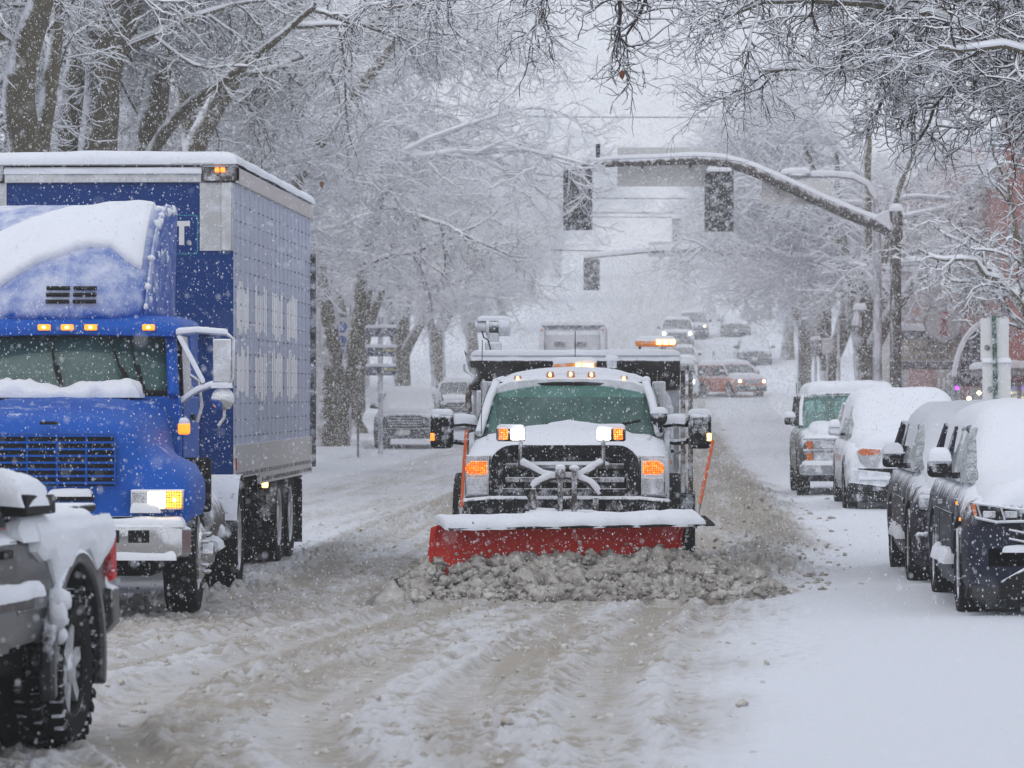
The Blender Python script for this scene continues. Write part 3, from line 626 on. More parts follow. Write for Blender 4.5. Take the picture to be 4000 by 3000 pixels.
def facade(name, label, u, v0, v1, depth, H, wall, side, rows, nwin, wh=1.5, ww=1.1, pane='pane', cornice=True, group=None, base=None, sx=1):
    """a shop building whose street front lies on u; side=+1: it extends to +u (right), -1: to the left"""
    zb = float(hz((v0+v1)/2)); t = thing(name, label, 'building', (u, v0, zb), 0, group); L = v1-v0
    x0, x1 = (0, depth) if side > 0 else (-depth, 0)
    MB().box(x0, x1, 0, L, -1.5, H).build('wall', wall, t)
    c = MB()
    c.box(x0-.18, x1+.18, -.18, L+.18, H, H+.22); c.build('cornice', M['stone'], t, bevel=.02)
    snowpad(x0-.2, x1+.2, -.2, L+.2, const(H+.22), .28, .25, nx=14, ny=20, seed=int(v0)).build('roof_snow', M['snow_soft'], t)
    f = -side
    for z in rows:
        for k in range(nwin):
            yc = L*(k+.5)/nwin
            a, b_ = sorted((f*.0, f*.05))
            w_ = MB().box(a, b_, yc-ww/2-.08, yc+ww/2+.08, z-.08, z+wh+.08).build('window', M['stone'], t)
            a, b_ = sorted((f*.051, f*.06)); MB().box(a, b_, yc-ww/2, yc+ww/2, z, z+wh/2-.03).box(a, b_, yc-ww/2, yc+ww/2, z+wh/2+.03, z+wh).build('pane', M[pane], w_)
            a, b_ = sorted((f*.051, f*.2)); MB().box(a, b_, yc-ww/2-.12, yc+ww/2+.12, z-.2, z-.09).build('sill', M['stone'], w_)
            snowpad(a, b_, yc-ww/2-.12, yc+ww/2+.12, const(z-.09), .1, .06, nx=5, ny=8).build('sill_snow', M['snow_soft'], w_)
    # windows in the end wall that faces down the street
    for z in rows[:1]:
        for k in range(2):
            xc = x0+(x1-x0)*(k+.5)/2
            w_ = MB().box(xc-ww/2-.08, xc+ww/2+.08, -.05, 0, z-.08, z+wh+.08).build('window', M['stone'], t)
            MB().box(xc-ww/2, xc+ww/2, -.06, -.051, z, z+wh).build('pane', M[pane], w_)
    return t
A = facade('brick_building', 'red brick corner shop at the right margin', 8.6, 78, 101, 12, 8.6, M['brickred'], 1, [4.6], 6)
MB().box(-.9, 0, 16, 22.8, 2.30, 2.5).build('canopy', M['stone'], A, bevel=.02)
snowpad(-.95, .0, 15.9, 22.9, const(2.5), .16, .1, seed=4).build('canopy_snow', M['snow_soft'], A)
for k in range(5):
    s_ = MB().box(-.05, 0, 1+k*4.4, 4.6+k*4.4, .5, 2.15).build('shop_window', M['stone'], A); MB().box(-.06, -.051, 1.15+k*4.4, 4.45+k*4.4, .6, 2.05).build('pane', M['pane'], s_)
B = facade('shop_building', 'pink brick shop with the dark rounded awning and little lamps', 8.6, 101.3, 116.5, 12, 7.6, M['brickpink'], 1, [4.6], 4)
# quarter-round awning: a curved skin with end panels
def awning():
    a = np.linspace(0, math.pi/2, 12); prof = [(-1.05*math.cos(x), 2.05+1.75*math.sin(x)) for x in a]
    m = MB(); m.prism([(0, 2.05)]+prof+[], 3.0, 3.9); o = m.build('awning', M['awning'], B, sharp=30)
    q = MB(); ring = []
    for y in np.linspace(2.98, 3.93, 4):
        ring.append([((-1.05-.06)*math.cos(x), y, 2.09+(1.75+.08)*math.sin(x)) for x in a[1:]]+[((-1.05+.01)*math.cos(x), y, 2.05+(1.75)*math.sin(x)) for x in a[:0:-1]])
    q.loft(ring).build('awning_snow', M['snow_soft'], o)
awning()
MB().box(-.06, 0, 3.2, 6.4, .3, 2.0).build('door', M['fascia'], B); MB().box(-.05, 0, 7.2, 11, .35, 2.0).build('shop_panel', M['plaster'], B)
for x, y, z in ((-.45, 2.6, 1.86), (-.75, 2.2, 1.72), (-.72, 2.6, 1.38)):
    o = MB().ball((x, y, z), .055).build('wall_lamp', M['warmlamp'], B); MB().tube([(x, y, z), (x, y, z+.1), (0, y, z+.12)], .012, 6).build('lamp_arm', M['black'], o)
for x, y in ((-.05-.1, 2.4), (-1.0, 3.2)):
    MB().ball((x, y, 2.0), .05).build('purple_lamp', glow('purple_lamp_lit', (.35, .03, 1), 6), B)
C = facade('theatre_building', 'faded building behind the marquee with dim letters', 8.8, 117, 146, 14, 9.2, M['brickpink'], 1, [5.6], 7)
MB().box(-.05, 0, 1, 12, 0.2, 2.4).build('shop_front', M['plaster'], C)
for k in range(5): MB().box(-.07, -.051, 1.4+k*2.2, 3.1+k*2.2, .4, 2.1).build('shop_window', M['pane'], C)
D_ = facade('shop_building', 'hazy brick building farther up on the right', 9.0, 147, 176, 14, 7.5, M['plaster'], 1, [4.2], 7)
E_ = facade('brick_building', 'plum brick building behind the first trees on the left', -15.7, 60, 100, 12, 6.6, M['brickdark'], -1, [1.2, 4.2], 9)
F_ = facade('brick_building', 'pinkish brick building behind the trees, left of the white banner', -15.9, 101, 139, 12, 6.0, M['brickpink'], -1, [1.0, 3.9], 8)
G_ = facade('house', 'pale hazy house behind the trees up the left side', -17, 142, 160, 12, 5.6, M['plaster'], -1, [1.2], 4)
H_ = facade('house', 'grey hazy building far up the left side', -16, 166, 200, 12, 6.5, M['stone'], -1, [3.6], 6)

def marquee():
    t = thing('marquee_sign', 'shop marquee with cream letter board and round sign, laden with snow', 'sign', (7.15, 117.6, 0))
    MB().box(-.35, 1.6, 0, 2.6, 2.62, 2.86).build('lower_fascia', M['fascia'], t, bevel=.02)
    bd = MB().box(-.30, 1.6, .03, 2.57, 2.863, 3.52).build('letter_board', M['signboard'], t, bevel=.01)
    MB().box(-.35, 1.6, 0, 2.6, 3.523, 3.80).build('upper_fascia', M['fascia'], t, bevel=.02)
    snowpad(-.4, 1.6, -.05, 2.65, const(3.80), .20, .14, seed=2).build('snow', M['snow_soft'], t)
    text('lettering', 'TIME  AT', .17, M['letter'], bd, (.75, .02, 3.40)); text('lettering', "MARKET BEST", .19, M['letter'], bd, (.66, .02, 3.20)); text('lettering', 'PRE   FINE BAR', .17, M['letter'], bd, (.62, .02, 2.99))
    d = MB().lathe([(.58, -.05), (.585, 0), (.585, .14), (.58, .19)], (.98, -.15, 4.04), 'y', 36).build('round_sign', M['banner'], t)
    MB().lathe([(.56, -.012), (.62, -.012), (.62, .012), (.56, .012), (.56, -.012)], (.98, -.22, 4.04), 'y', 36, False).build('rim', M['stone'], d)
    MB().prism([(.86, 3.62), (1.10, 3.62), (1.08, 4.0), (1.16, 4.38), (1.0, 4.46), (.84, 4.36), (.90, 4.0)], -.215, -.205).build('emblem', M['redletter'], d)
    u = MB().box(-.30, 1.6, .5, .7, 4.95, 5.62).build('upper_board', M['banner'], t, bevel=.01)
    snowpad(-.34, 1.6, .42, .78, const(5.62), .16, .1, nx=20, ny=8).build('board_snow', M['snow_soft'], u)
    text('lettering', 'F O N I', .52, M['redletter'], u, (.72, .49, 5.27))
    for x in (-.2, .6): MB().tube([(x, .6, 3.8), (x, .6, 4.95)], .04).build('post', M['stone'], t)
    MB().tube([(-.25, .3, 3.9), (.35, .6, 5.0)], .03).build('brace', M['alu'], t)
marquee()

# ------------------------------------------------------------------ street furniture
def snow_on_tube(pts, r, t, seed=0, n=40, wrap=(-12, 192)):
    """rounded snow lying along a bar"""
    pts = np.array(pts, float); s = np.concatenate([[0], np.cumsum(np.linalg.norm(np.diff(pts, axis=0), axis=1))]); q = np.linspace(0, s[-1], n)
    P = np.stack([np.interp(q, s, pts[:, j]) for j in range(3)], -1); rr = np.interp(q, s, r) if hasattr(r, '__len__') else np.full(n, r)
    T = np.gradient(P, axis=0); T /= np.linalg.norm(T, axis=1)[:, None]; sd = np.cross(T, [0, 0, 1.]); sd /= np.maximum(np.linalg.norm(sd, axis=1), 1e-6)[:, None]; up = np.cross(sd, T)
    h = t*(.7+.6*fbm(q*2.2+seed, q*0+1.7, 60+seed, 3)); h[0] *= .4; h[-1] *= .4
    rings = []
    for k in range(n):
        ring = []
        for a in np.linspace(R(wrap[0]), R(wrap[1]), 9): ring.append(P[k]+sd[k]*math.cos(a)*rr[k]*1.03+up[k]*(max(0, math.sin(a))*(rr[k]*1.0+h[k])+min(0, math.sin(a))*rr[k]))
        rings.append(ring)
    return MB().loft(rings)

M['pole'] = paint('brown_grey_pole', (.075, .063, .055), .6, metal=.1, frost=.15, streak=(1, 1, .25), side=-.12)
M['galv'] = paint('galvanised_pole', (.34, .36, .39), .55, metal=.4, frost=.33, streak=(1, 1, .25))
M['backplate'] = paint('signal_backplate', (.022, .024, .027), .6, frost=.22, grain=25)
def signal():
    t = thing('traffic_signal', 'traffic signal pole with curved mast arm, two dark signal heads and blank sign backs', 'traffic signal', (5.12, 90, .1))
    MB().tube([(0, 0, -.1), (0, 0, 5.9)], [.15, .12], 16).build('pole', M['pole'], t, subd=0)
    MB().lathe([(.13, 5.35), (.16, 5.36), (.165, 5.95), (.15, 6.02), (.02, 6.05)], (0, 0, 0), 'z', 16).build('pole_cap', M['pole'], t)
    arm = [(-.05, -.02, 5.55), (-1.2, -.05, 6.0), (-2.4, -.1, 6.55), (-3.4, -.12, 7.0), (-4.0, -.13, 7.18), (-4.6, -.14, 7.23), (-6.0, -.15, 7.18), (-7.5, -.16, 7.12)]
    ap = np.array(arm); s = np.linspace(0, 1, 40); q = np.linspace(0, 1, len(arm)); P = np.stack([np.interp(s, q, ap[:, j]) for j in range(3)], -1)
    for _ in range(3): P[1:-1] = (P[:-2]+2*P[1:-1]+P[2:])/4
    a = MB().tube(P, list(np.linspace(.155, .09, 40)), 12).build('mast_arm', M['pole'], t)
    snow_on_tube(P, list(np.linspace(.15, .088, 40)), .075, 3, 70, (28, 152)).build('arm_snow', M['snow_soft'], a)
    for x, z, k in ((-7.42, 7.02, 0), (-4.12, 6.98, 1)):
        h = MB().box(x-.34, x+.34, -.28, -.26, z-1.44, z).build('signal_head', M['backplate'], t, bevel=.004)
        b = MB()
        for i in range(3): b.box(x-.17, x+.17, -.255, -.05, z-.48-.42*i-.01, z-.10-.42*i)
        b.build('lamp_housing', M['black'], h, bevel=.02)
        v = MB()
        for i in range(3):
            zc = z-.29-.42*i; arc = [(x+.15*math.cos(q), zc+.15*math.sin(q)) for q in np.linspace(-.3, math.pi+.3, 12)]
            arc2 = [(x+.16*math.cos(q), zc+.16*math.sin(q)) for q in np.linspace(math.pi+.3, -.3, 12)]; v.prism(arc+arc2, -.05, .2)
        v.build('visor', M['black'], h)
        MB().box(x-.05, x+.05, -.262, -.2, z-.02, z+.18).build('bracket', M['pole'], h, bevel=.01)
        snowpad(x-.30, x+.05 if k == 0 else x+.3, -.42, -.05, const(z-.03), .10, .08, seed=k+5).build('snow_cap', M['snow_soft'], h)
    MB().lathe([(.05, -.02), (.05, .50), (.02, .52)], (-6.95, -.16, 7.1), 'z', 10).build('detector', M['black'], t)
    for x0, x1, z0, z1, nm in ((-6.50, -4.22, 6.62, 7.54, 'street_name_sign'), (-3.12, -1.52, 6.18, 6.74, 'street_name_sign')):
        s_ = MB().box(x0, x1, .12, .14, z0, z1).build(nm, M['signgrey'], t, bevel=.006)
        for xx in (x0*.75+x1*.25, x0*.25+x1*.75): MB().box(xx-.03, xx+.03, -.1, .12, (z0+z1)/2-.04, (z0+z1)/2+.04).build('clamp', M['pole'], s_)
    snowpad(-.15, .16, -.16, .16, const(6.03), .16, .1, seed=8).build('pole_snow', M['snow_soft'], t)
    MB().prism([(-.55, 5.85), (-.10, 5.55), (-.16, 6.06), (-.34, 6.0)], -.19, -.1).build('stuck_snow', M['snow_soft'], t, bevel=.03)
signal()
def street_lamp():
    t = thing('street_lamp', 'galvanised street lamp with a short curved arm right behind the signal pole', 'street lamp', (4.85, 93, .1))
    MB().tube([(0, 0, -.1), (0, 0, 6.2)], [.13, .09], 14).build('pole', M['galv'], t)
    arc = [(0, 0, 6.1), (-.05, 0, 6.45), (-.25, 0, 6.8), (-.6, 0, 6.98), (-1.1, 0, 7.03), (-1.6, 0, 7.02)]
    a = MB().tube(arc, .055, 10).build('arm', M['galv'], t); snow_on_tube(arc[1:], .055, .07, 2).build('arm_snow', M['snow_soft'], a)
    h = MB(); h.ball((-1.95, 0, 7.03), .40, .17, .09).build('lamp_head', M['galv'], t)
    snowpad(-2.34, -1.6, -.16, .16, const(7.08), .13, .12, seed=3).build('head_snow', M['snow_soft'], t)
street_lamp()
def pendant_lamp():
    t = thing('street_lamp', 'small bell-shaped pendant lamp left of the signal pole', 'street lamp', (4.55, 96.5, .1)); t.scale = (.6, .6, 1.07)
    MB().tube([(.32, 0, -.1), (.32, 0, 3.6)], .045, 10).build('pole', M['pole'], t)
    MB().tube([(.32, 0, 3.55), (.2, 0, 3.72), (0, 0, 3.72), (-.05, 0, 3.6)], .03, 8).build('arm', M['pole'], t)
    MB().lathe([(.03, .15), (.10, .06), (.2, -.14), (.22, -.26), (.19, -.27), (.02, -.25)], (-.05, 0, 3.5), 'z', 18).build('lamp_shade', M['galv'], t)
    MB().ball((-.05, 0, 3.18), .13, .13, .16).build('globe', M['lamp'], t)
    snowpad(-.2, .36, -.15, .15, const(3.62), .14, .12).build('snow', M['snow_soft'], t)
pendant_lamp()
def no_parking():
    t = thing('parking_sign', 'green steel post carrying two grey sign backs at the right margin', 'sign', (5.0, 60, .1))
    M['greenpost'] = paint('green_post', (.012, .06, .04), .6, frost=.2)
    o = MB()
    o.box(-.035, .035, -.02, .02, -.1, 2.98).build('post', M['greenpost'], t, bevel=.004).rotation_euler = (0, R(-1.2), 0)
    for z0, z1, x in ((2.27, 2.93, -.05), (1.62, 2.25, -.02)):
        s_ = MB().box(x-.22, x+.22, .03, .036, z0, z1).build('sign_panel', M['signgrey'], t, bevel=.003)
        MB().lathe([(.05, 0), (.05, .004)], (x-.11, .024, z0+.2), 'y', 14).build('stain', M['steel'], s_)
    snowpad(-.24, .2, .0, .08, const(2.255), .06, .03, nx=16, ny=5).build('snow', M['snow_soft'], t)
no_parking()
def banner_sign():
    t = thing('banner_sign', 'tall white banner with blue discs and white letters K, L, I behind the forked trunk', 'sign', (-10.66, 122.2, 0))
    b = MB().box(-.30, .30, 0, .05, 2.75, 4.3).build('banner', M['banner'], t, bevel=.01)
    for z, ch in ((3.98, 'K'), (3.53, 'L'), (3.10, 'I')):
        d = MB().lathe([(.175, -.006), (.175, 0)], (-.0, -.004, z), 'y', 26).build('disc', M['bluedisc'], b); text('letter', ch, .34, M['banner'], d, (.0, -.014, z))
    for x in (-.25, .25): MB().tube([(x, .1, 0), (x, .1, 4.35)], .04).build('post', M['galv'], t)
banner_sign()
def wayfinding():
    t = thing('direction_sign', 'grey post with three stacked narrow direction signs beside the forked trunk', 'sign', (-8.72, 113, .1))
    MB().tube([(0, 0, -.1), (0, 0, 4.0)], .075, 12).build('post', M['galv'], t)
    MB().lathe([(.06, 4.0), (.08, 4.03), (.01, 4.2)], (0, 0, 0), 'z', 12).build('finial', M['snow_soft'], t)
    M['signnavy'] = paint('navy_sign', (.04, .05, .10), .6, frost=.2); M['yellow'] = paint('yellow_text', (.5, .46, .10), .6, frost=.1)
    for z, y_ in ((3.44, 0), (2.86, 1), (2.30, 1)):
        s_ = MB().box(-.42, .47, -.1, -.07, z, z+.27).build('sign_blade', M['signnavy'], t, bevel=.004)
        if y_: MB().box(.06, .42, -.106, -.1, z+.15, z+.21).build('sign_text', M['yellow'], s_)
        snowpad(-.44, .49, -.13, -.03, const(z+.27), .08, .05, nx=16, ny=5, seed=int(z*10)).build('sign_snow', M['snow_soft'], s_)
wayfinding()
def post(label, u, v, h, r=.035, mat='pole', head=None):
    t = thing('parking_meter' if head == 'meter' else 'sign_post', label, 'parking meter' if head == 'meter' else 'post', (u, v, float(hz(v))+.1))
    MB().tube([(0, 0, -.1), (0, 0, h)], r, 10).build('post', M[mat], t)
    if head == 'meter':
        MB().obox((0, 0, h+.14), (.16, .12, .28)).build('meter_head', M['steel'], t, bevel=.03); snowpad(-.08, .08, -.06, .06, const(h+.28), .08, .05, nx=8, ny=8).build('snow', M['snow_soft'], t)
    elif head == 'plate':
        MB().obox((0, -.05, h-.3), (.38, .01, .5)).build('sign_panel', M['signgrey'], t, bevel=.004); snowpad(-.19, .19, -.09, .0, const(h-.05), .05, .03, nx=10, ny=4).build('snow', M['snow_soft'], t)
    elif head == 'box':
        MB().obox((0, -.05, h-.25), (.42, .25, .62)).build('box', M['steel'], t, bevel=.03); snowpad(-.2, .2, -.17, .08, const(h+.06), .1, .06, nx=10, ny=6).build('snow', M['snow_soft'], t)
    return t
post('thin dark post just left of the grey direction sign post', -9.05, 109, 2.1, .03)
post('slim hazy post with a small sign plate above the blue litter bins', 5.4, 138, 3.4, .04, 'galv', 'plate')
post('hazy post carrying a dark control box left of the blue litter bins', 5.1, 141, 3.3, .05, 'galv', 'box')
post('hazy plain post between the two blue litter bins', 5.9, 140, 4.2, .06, 'galv')
post('parking meter with a snow cap beside the right-hand blue litter bin', 5.6, 118, 1.1, .03, 'pole', 'meter')
post('tall thin pole on the left, far behind the two parked vehicles', -9.7, 160, 6.5, .05, 'galv')
def litter_bin(label, u, v):
    t = thing('litter_bin', label, 'litter bin', (u, v, float(hz(v))+.15), 0, 'blue slatted litter bins'); M.setdefault('binblue', paint('blue_grey_steel', (.03, .065, .10), .6, frost=.25))
    m = MB()
    m.lathe([(.28, .0), (.30, .02), (.34, .62), (.30, .62)], (0, 0, 0), 'z', 24)
    m.build('bin_body', M['binblue'], t)
    s_ = MB()
    for k in range(20):
        a = k*2*math.pi/20; c, s = math.cos(a), math.sin(a); s_.tube([(.31*c, .31*s, .03), (.36*c, .36*s, .70), (.42*c, .42*s, .92)], .018, 5)
    s_.build('slats', M['binblue'], t)
    MB().lathe([(.40, .89), (.44, .90), (.44, .94), (.40, .94), (.40, .89)], (0, 0, 0), 'z', 28, False).build('rim', M['binblue'], t)
    snowpad(-.30, .30, -.30, .30, const(.66), .16, .25).build('snow', M['snow_soft'], t)
litter_bin('blue-grey slatted litter bin with a flared top, the left one of the pair', 4.55, 124); litter_bin('blue-grey slatted litter bin just beside the old wagon roof, right one of the pair', 5.25, 117)
def hydrant():
    t = thing('utility_cabinet', 'low pale green cabinet under a round heap of snow behind the trailer corner', 'utility cabinet', (-9.3, 92, .1))
    MB().box(-.42, .42, -.3, .3, -.1, .42).build('cabinet', paint('pale_green_cabinet', (.26, .32, .27), .7, frost=.25), t, bevel=.03)
    MB().box(-.46, .46, -.34, .34, .42, .50).build('lid', M['steel'], t, bevel=.02)
    snowpad(-.48, .48, -.36, .36, const(.5), .50, .42, nz=.12, seed=5, wav=.01).build('snow', M['snow_soft'], t)
hydrant()
def bush(label, u, v, s):
    t = thing('shrub', label, 'shrub', (u, v, float(hz(v))+.1)); n = 420; d = rng.normal(0, 1, (n, 3)); d[:, 2] = np.abs(d[:, 2]); d /= np.linalg.norm(d, axis=1)[:, None]
    P, T = grow(np.zeros((n, 3)), d+np.array([0, 0, .3]), s*rng.uniform(.6, 1.0, n), 6, .2, -.03, rng); tw = Tubes(); sn = Tubes(); rr = taper(n, 6, np.full(n, .016), np.full(n, .006)); tw.bark(P, rr, 3); sn.snow(P, rr, .03, rg=rng)
    c = link('branches', tw.mesh('branches'), M['twig'], t); link('snow', sn.mesh('snow'), M['twigsnow'], c)
bush('rounded snowy shrub on the left behind the direction sign post', -9.3, 138, 1.3)
# far signal on a mast arm over the upper crossing
def far_signal():
    v = 166; t = thing('traffic_signal', 'faded far traffic signal on a mast arm between the tree crowns', 'traffic signal', (5.4, v, float(hz(v))+.1)); z = 6.6
    MB().tube([(0, 0, -.1), (0, 0, z+.3)], [.16, .12], 12).build('pole', M['pole'], t)
    arm = [(0, 0, z+.1), (-3, 0, z+.5), (-6, 0, z+.4), (-9.4, 0, z+.05)]; a = MB().tube(arm, [.12, .10, .085, .06], 10).build('mast_arm', M['pole'], t); snow_on_tube(arm, .09, .12, 4).build('arm_snow', M['snow_soft'], a)
    h = MB().box(-9.4, -8.7, -.2, -.18, z-1.35, z+.0).build('signal_head', M['backplate'], t, bevel=.004)
    b = MB()
    for i in range(3): b.box(-9.22, -8.88, -.178, 0, z-.45-.42*i, z-.10-.42*i)
    b.build('lamp_housing', M['black'], h, bevel=.02)
    s_ = MB().box(-6.6, -4.8, .1, .12, z+.1, z+.75).build('street_name_sign', M['signgrey'], t)
far_signal()
def hung_signal():
    v = 232; zg = float(hz(v)); t = thing('hanging_signal', 'small faint signal hanging from the wires above the hill', 'traffic signal', (.05, v, zg+7.6))
    m = MB().box(-.3, .3, -.15, .15, -1.4, 0).build('signal_body', M['backplate'], t, bevel=.03); MB().tube([(0, 0, 0), (0, 0, .3)], .03, 6).build('hanger', M['pole'], t)
    l = MB()
    for i in range(3): l.lathe([(.14, -.05), (.14, 0)], (0, -.152, -.27-.43*i), 'y', 14)
    l.build('lenses', M['black'], t); snowpad(-.3, .3, -.15, .15, const(0), .12, .08, nx=8, ny=6).build('snow', M['snow_soft'], t)
hung_signal()
def wire(label, v, z, r, sag, u0=-14, u1=16):
    q = np.linspace(0, 1, 30); P = [(u0+(u1-u0)*x, v, z-4*sag*x*(1-x)) for x in q]
    tag(MB().tube(P, r, 5).build('overhead_wire', M['blackclean'], None), label, 'wire', 'wires strung across the street')
for lb, v, z, r, sg in (('topmost wire crossing the open sky', 150, 12.9, .02, .25), ('high faint wire crossing the sky just under the overhanging twigs', 132, 15.4, .016, .2), ('wire crossing just below the signal heads', 176, 9.9+1.2, .02, .3),
                        ('wire passing above the far hanging signal', 232, float(hz(232))+8.2, .03, .3), ('wire carrying the far hanging signal', 232.2, float(hz(232))+7.9, .028, .25), ('lowest thick cable over the far crossing', 205, float(hz(205))+7.0, .03, .35)):
    wire(lb, v, z, r, sg)
# ------------------------------------------------------------------ vehicle helpers
def wheel(root, x, y, r, w_, side, rim='alu', knob=False, spokes=6, z=None, tm='tyre', rimr=.62, dish=None):
    """side=+1: outer face towards +x. A wheel is an empty holding tyre and rim"""
    z = r if z is None else z; e = sub('wheel', root, (x, y, z))
    s = side; h = w_/2
    prof = [(r*.60, -s*h*.9), (r*.80, -s*h), (r*.95, -s*h*.93), (r, -s*h*.6), (r, s*h*.6), (r*.95, s*h*.93), (r*.80, s*h), (r*rimr, s*h*.86), (r*rimr, s*h*.5)]
    m = MB(); m.lathe(prof, (0, 0, 0), 'x', 40, False)
    if knob:
        for k in range(30):
            a = 2*math.pi*k/30
            for j, (xo, ww) in enumerate(((-.36, .2), (0, .2), (.36, .2))):
                b = a+(.1 if j == 1 else 0); c = (xo*w_, (r+.004)*math.cos(b), (r+.004)*math.sin(b)); m.obox(c, (ww*w_, .05, .026), (math.degrees(b)-90, 0, 18 if j != 1 else -18))
            m.obox((s*h*.96, r*.93*math.cos(a), r*.93*math.sin(a)), (.03, .035, .06), (math.degrees(a)-90, 0, 0))
    m.build('tyre', M[tm], e)
    q = MB(); q.lathe([(r*rimr, s*h*.85), (r*rimr*.93, s*h*.75), (r*rimr*.9, s*h*.1), (.03, s*h*.05)], (0, 0, 0), 'x', 30, False)
    if dish: q.build('rim', M[dish], e); q = MB()
    q.lathe([(r*.2, s*h*.1), (r*.2, s*h*.72), (r*.15, s*h*.8), (.01, s*h*.8)], (0, 0, 0), 'x', 18)
    for k in range(spokes):
        a = 2*math.pi*k/spokes+.3; q.obox((s*h*.6, r*.38*math.cos(a), r*.38*math.sin(a)), (h*.18, r*.17, r*.5), (math.degrees(a)-90, 0, 0))
    q.build('spokes' if dish else 'rim', M[rim], e)
    return e
def plate(root, name, quad, mat, th=.004, n=(0, -1, 0)):
    """a thin curved-free panel from 4 corners"""
    q = [Vector(p) for p in quad]; nn = (q[1]-q[0]).cross(q[3]-q[0]).normalized()*th
    return MB().add([p for p in q]+[p+nn for p in q], [(0, 1, 2, 3), (7, 6, 5, 4), (0, 4, 5, 1), (1, 5, 6, 2), (2, 6, 7, 3), (3, 7, 4, 0)]).build(name, mat, root)
def prof_loft(stations, caps=True):
    """stations: (y, [(x,z)...half outline from the top middle outwards and down]) mirrored into one skin"""
    rings = []
    for y, hp in stations:
        r = [(x, y, z) for x, z in hp]; l = [(-x, y, z) for x, z in hp[::-1] if x > 1e-6]
        rings.append(r+l)
    return MB().loft(rings, True, caps)
def curved(root, name, mat, f, na=9, nb=7, th=.006, a0=-1, a1=1):
    """a panel given as f(a,b), a across, b up"""
    A = np.linspace(a0, a1, na); B_ = np.linspace(0, 1, nb); m = MB(); m.grid([[f(a, b) for b in B_] for a in A])
    o = m.build(name, mat, root); s = o.modifiers.new('solid', 'SOLIDIFY'); s.thickness = th; s.offset = -1; return o
M['glassteal'] = glass_mat('windscreen_teal', (.10, .22, .205), (.44, .56, .54), .26, .3, .75)
M['glassdark'] = glass_mat('side_glass_dark', (.02, .028, .032), (.05, .065, .07), .2)
M['glasssnow'] = glass_mat('snowed_side_glass', (.03, .035, .04), (.06, .07, .08), .62, .4)
M['glassfar'] = glass_mat('windscreen_far', (.06, .075, .085), (.12, .14, .15), .25)
M['glasstruck'] = glass_mat('windscreen_blue_truck', (.03, .10, .105), (.16, .28, .28), .18, .25, .6)

def cut_arches(o, spots, r, x0, x1):
    """real wheel openings: cylinders cut out of a body on both sides"""
    c = MB()
    for y, z in spots:
        for s in (-1, 1): a, b = sorted((s*x0, s*x1)); c.lathe([(r, a), (r, b)], (0, y, z), 'x', 32)
    k = c.build('cutter', None, None, flat=True); m = o.modifiers.new('arches', 'BOOLEAN'); m.operation = 'DIFFERENCE'; m.solver = 'EXACT'; m.object = k
    k.parent = o.parent; bpy.context.view_layer.update(); dg = bpy.context.evaluated_depsgraph_get(); me = bpy.data.meshes.new_from_object(o.evaluated_get(dg)); o.modifiers.clear(); o.data = me
    bpy.data.objects.remove(k); me.shade_smooth(); me.set_sharp_from_angle(angle=R(40))
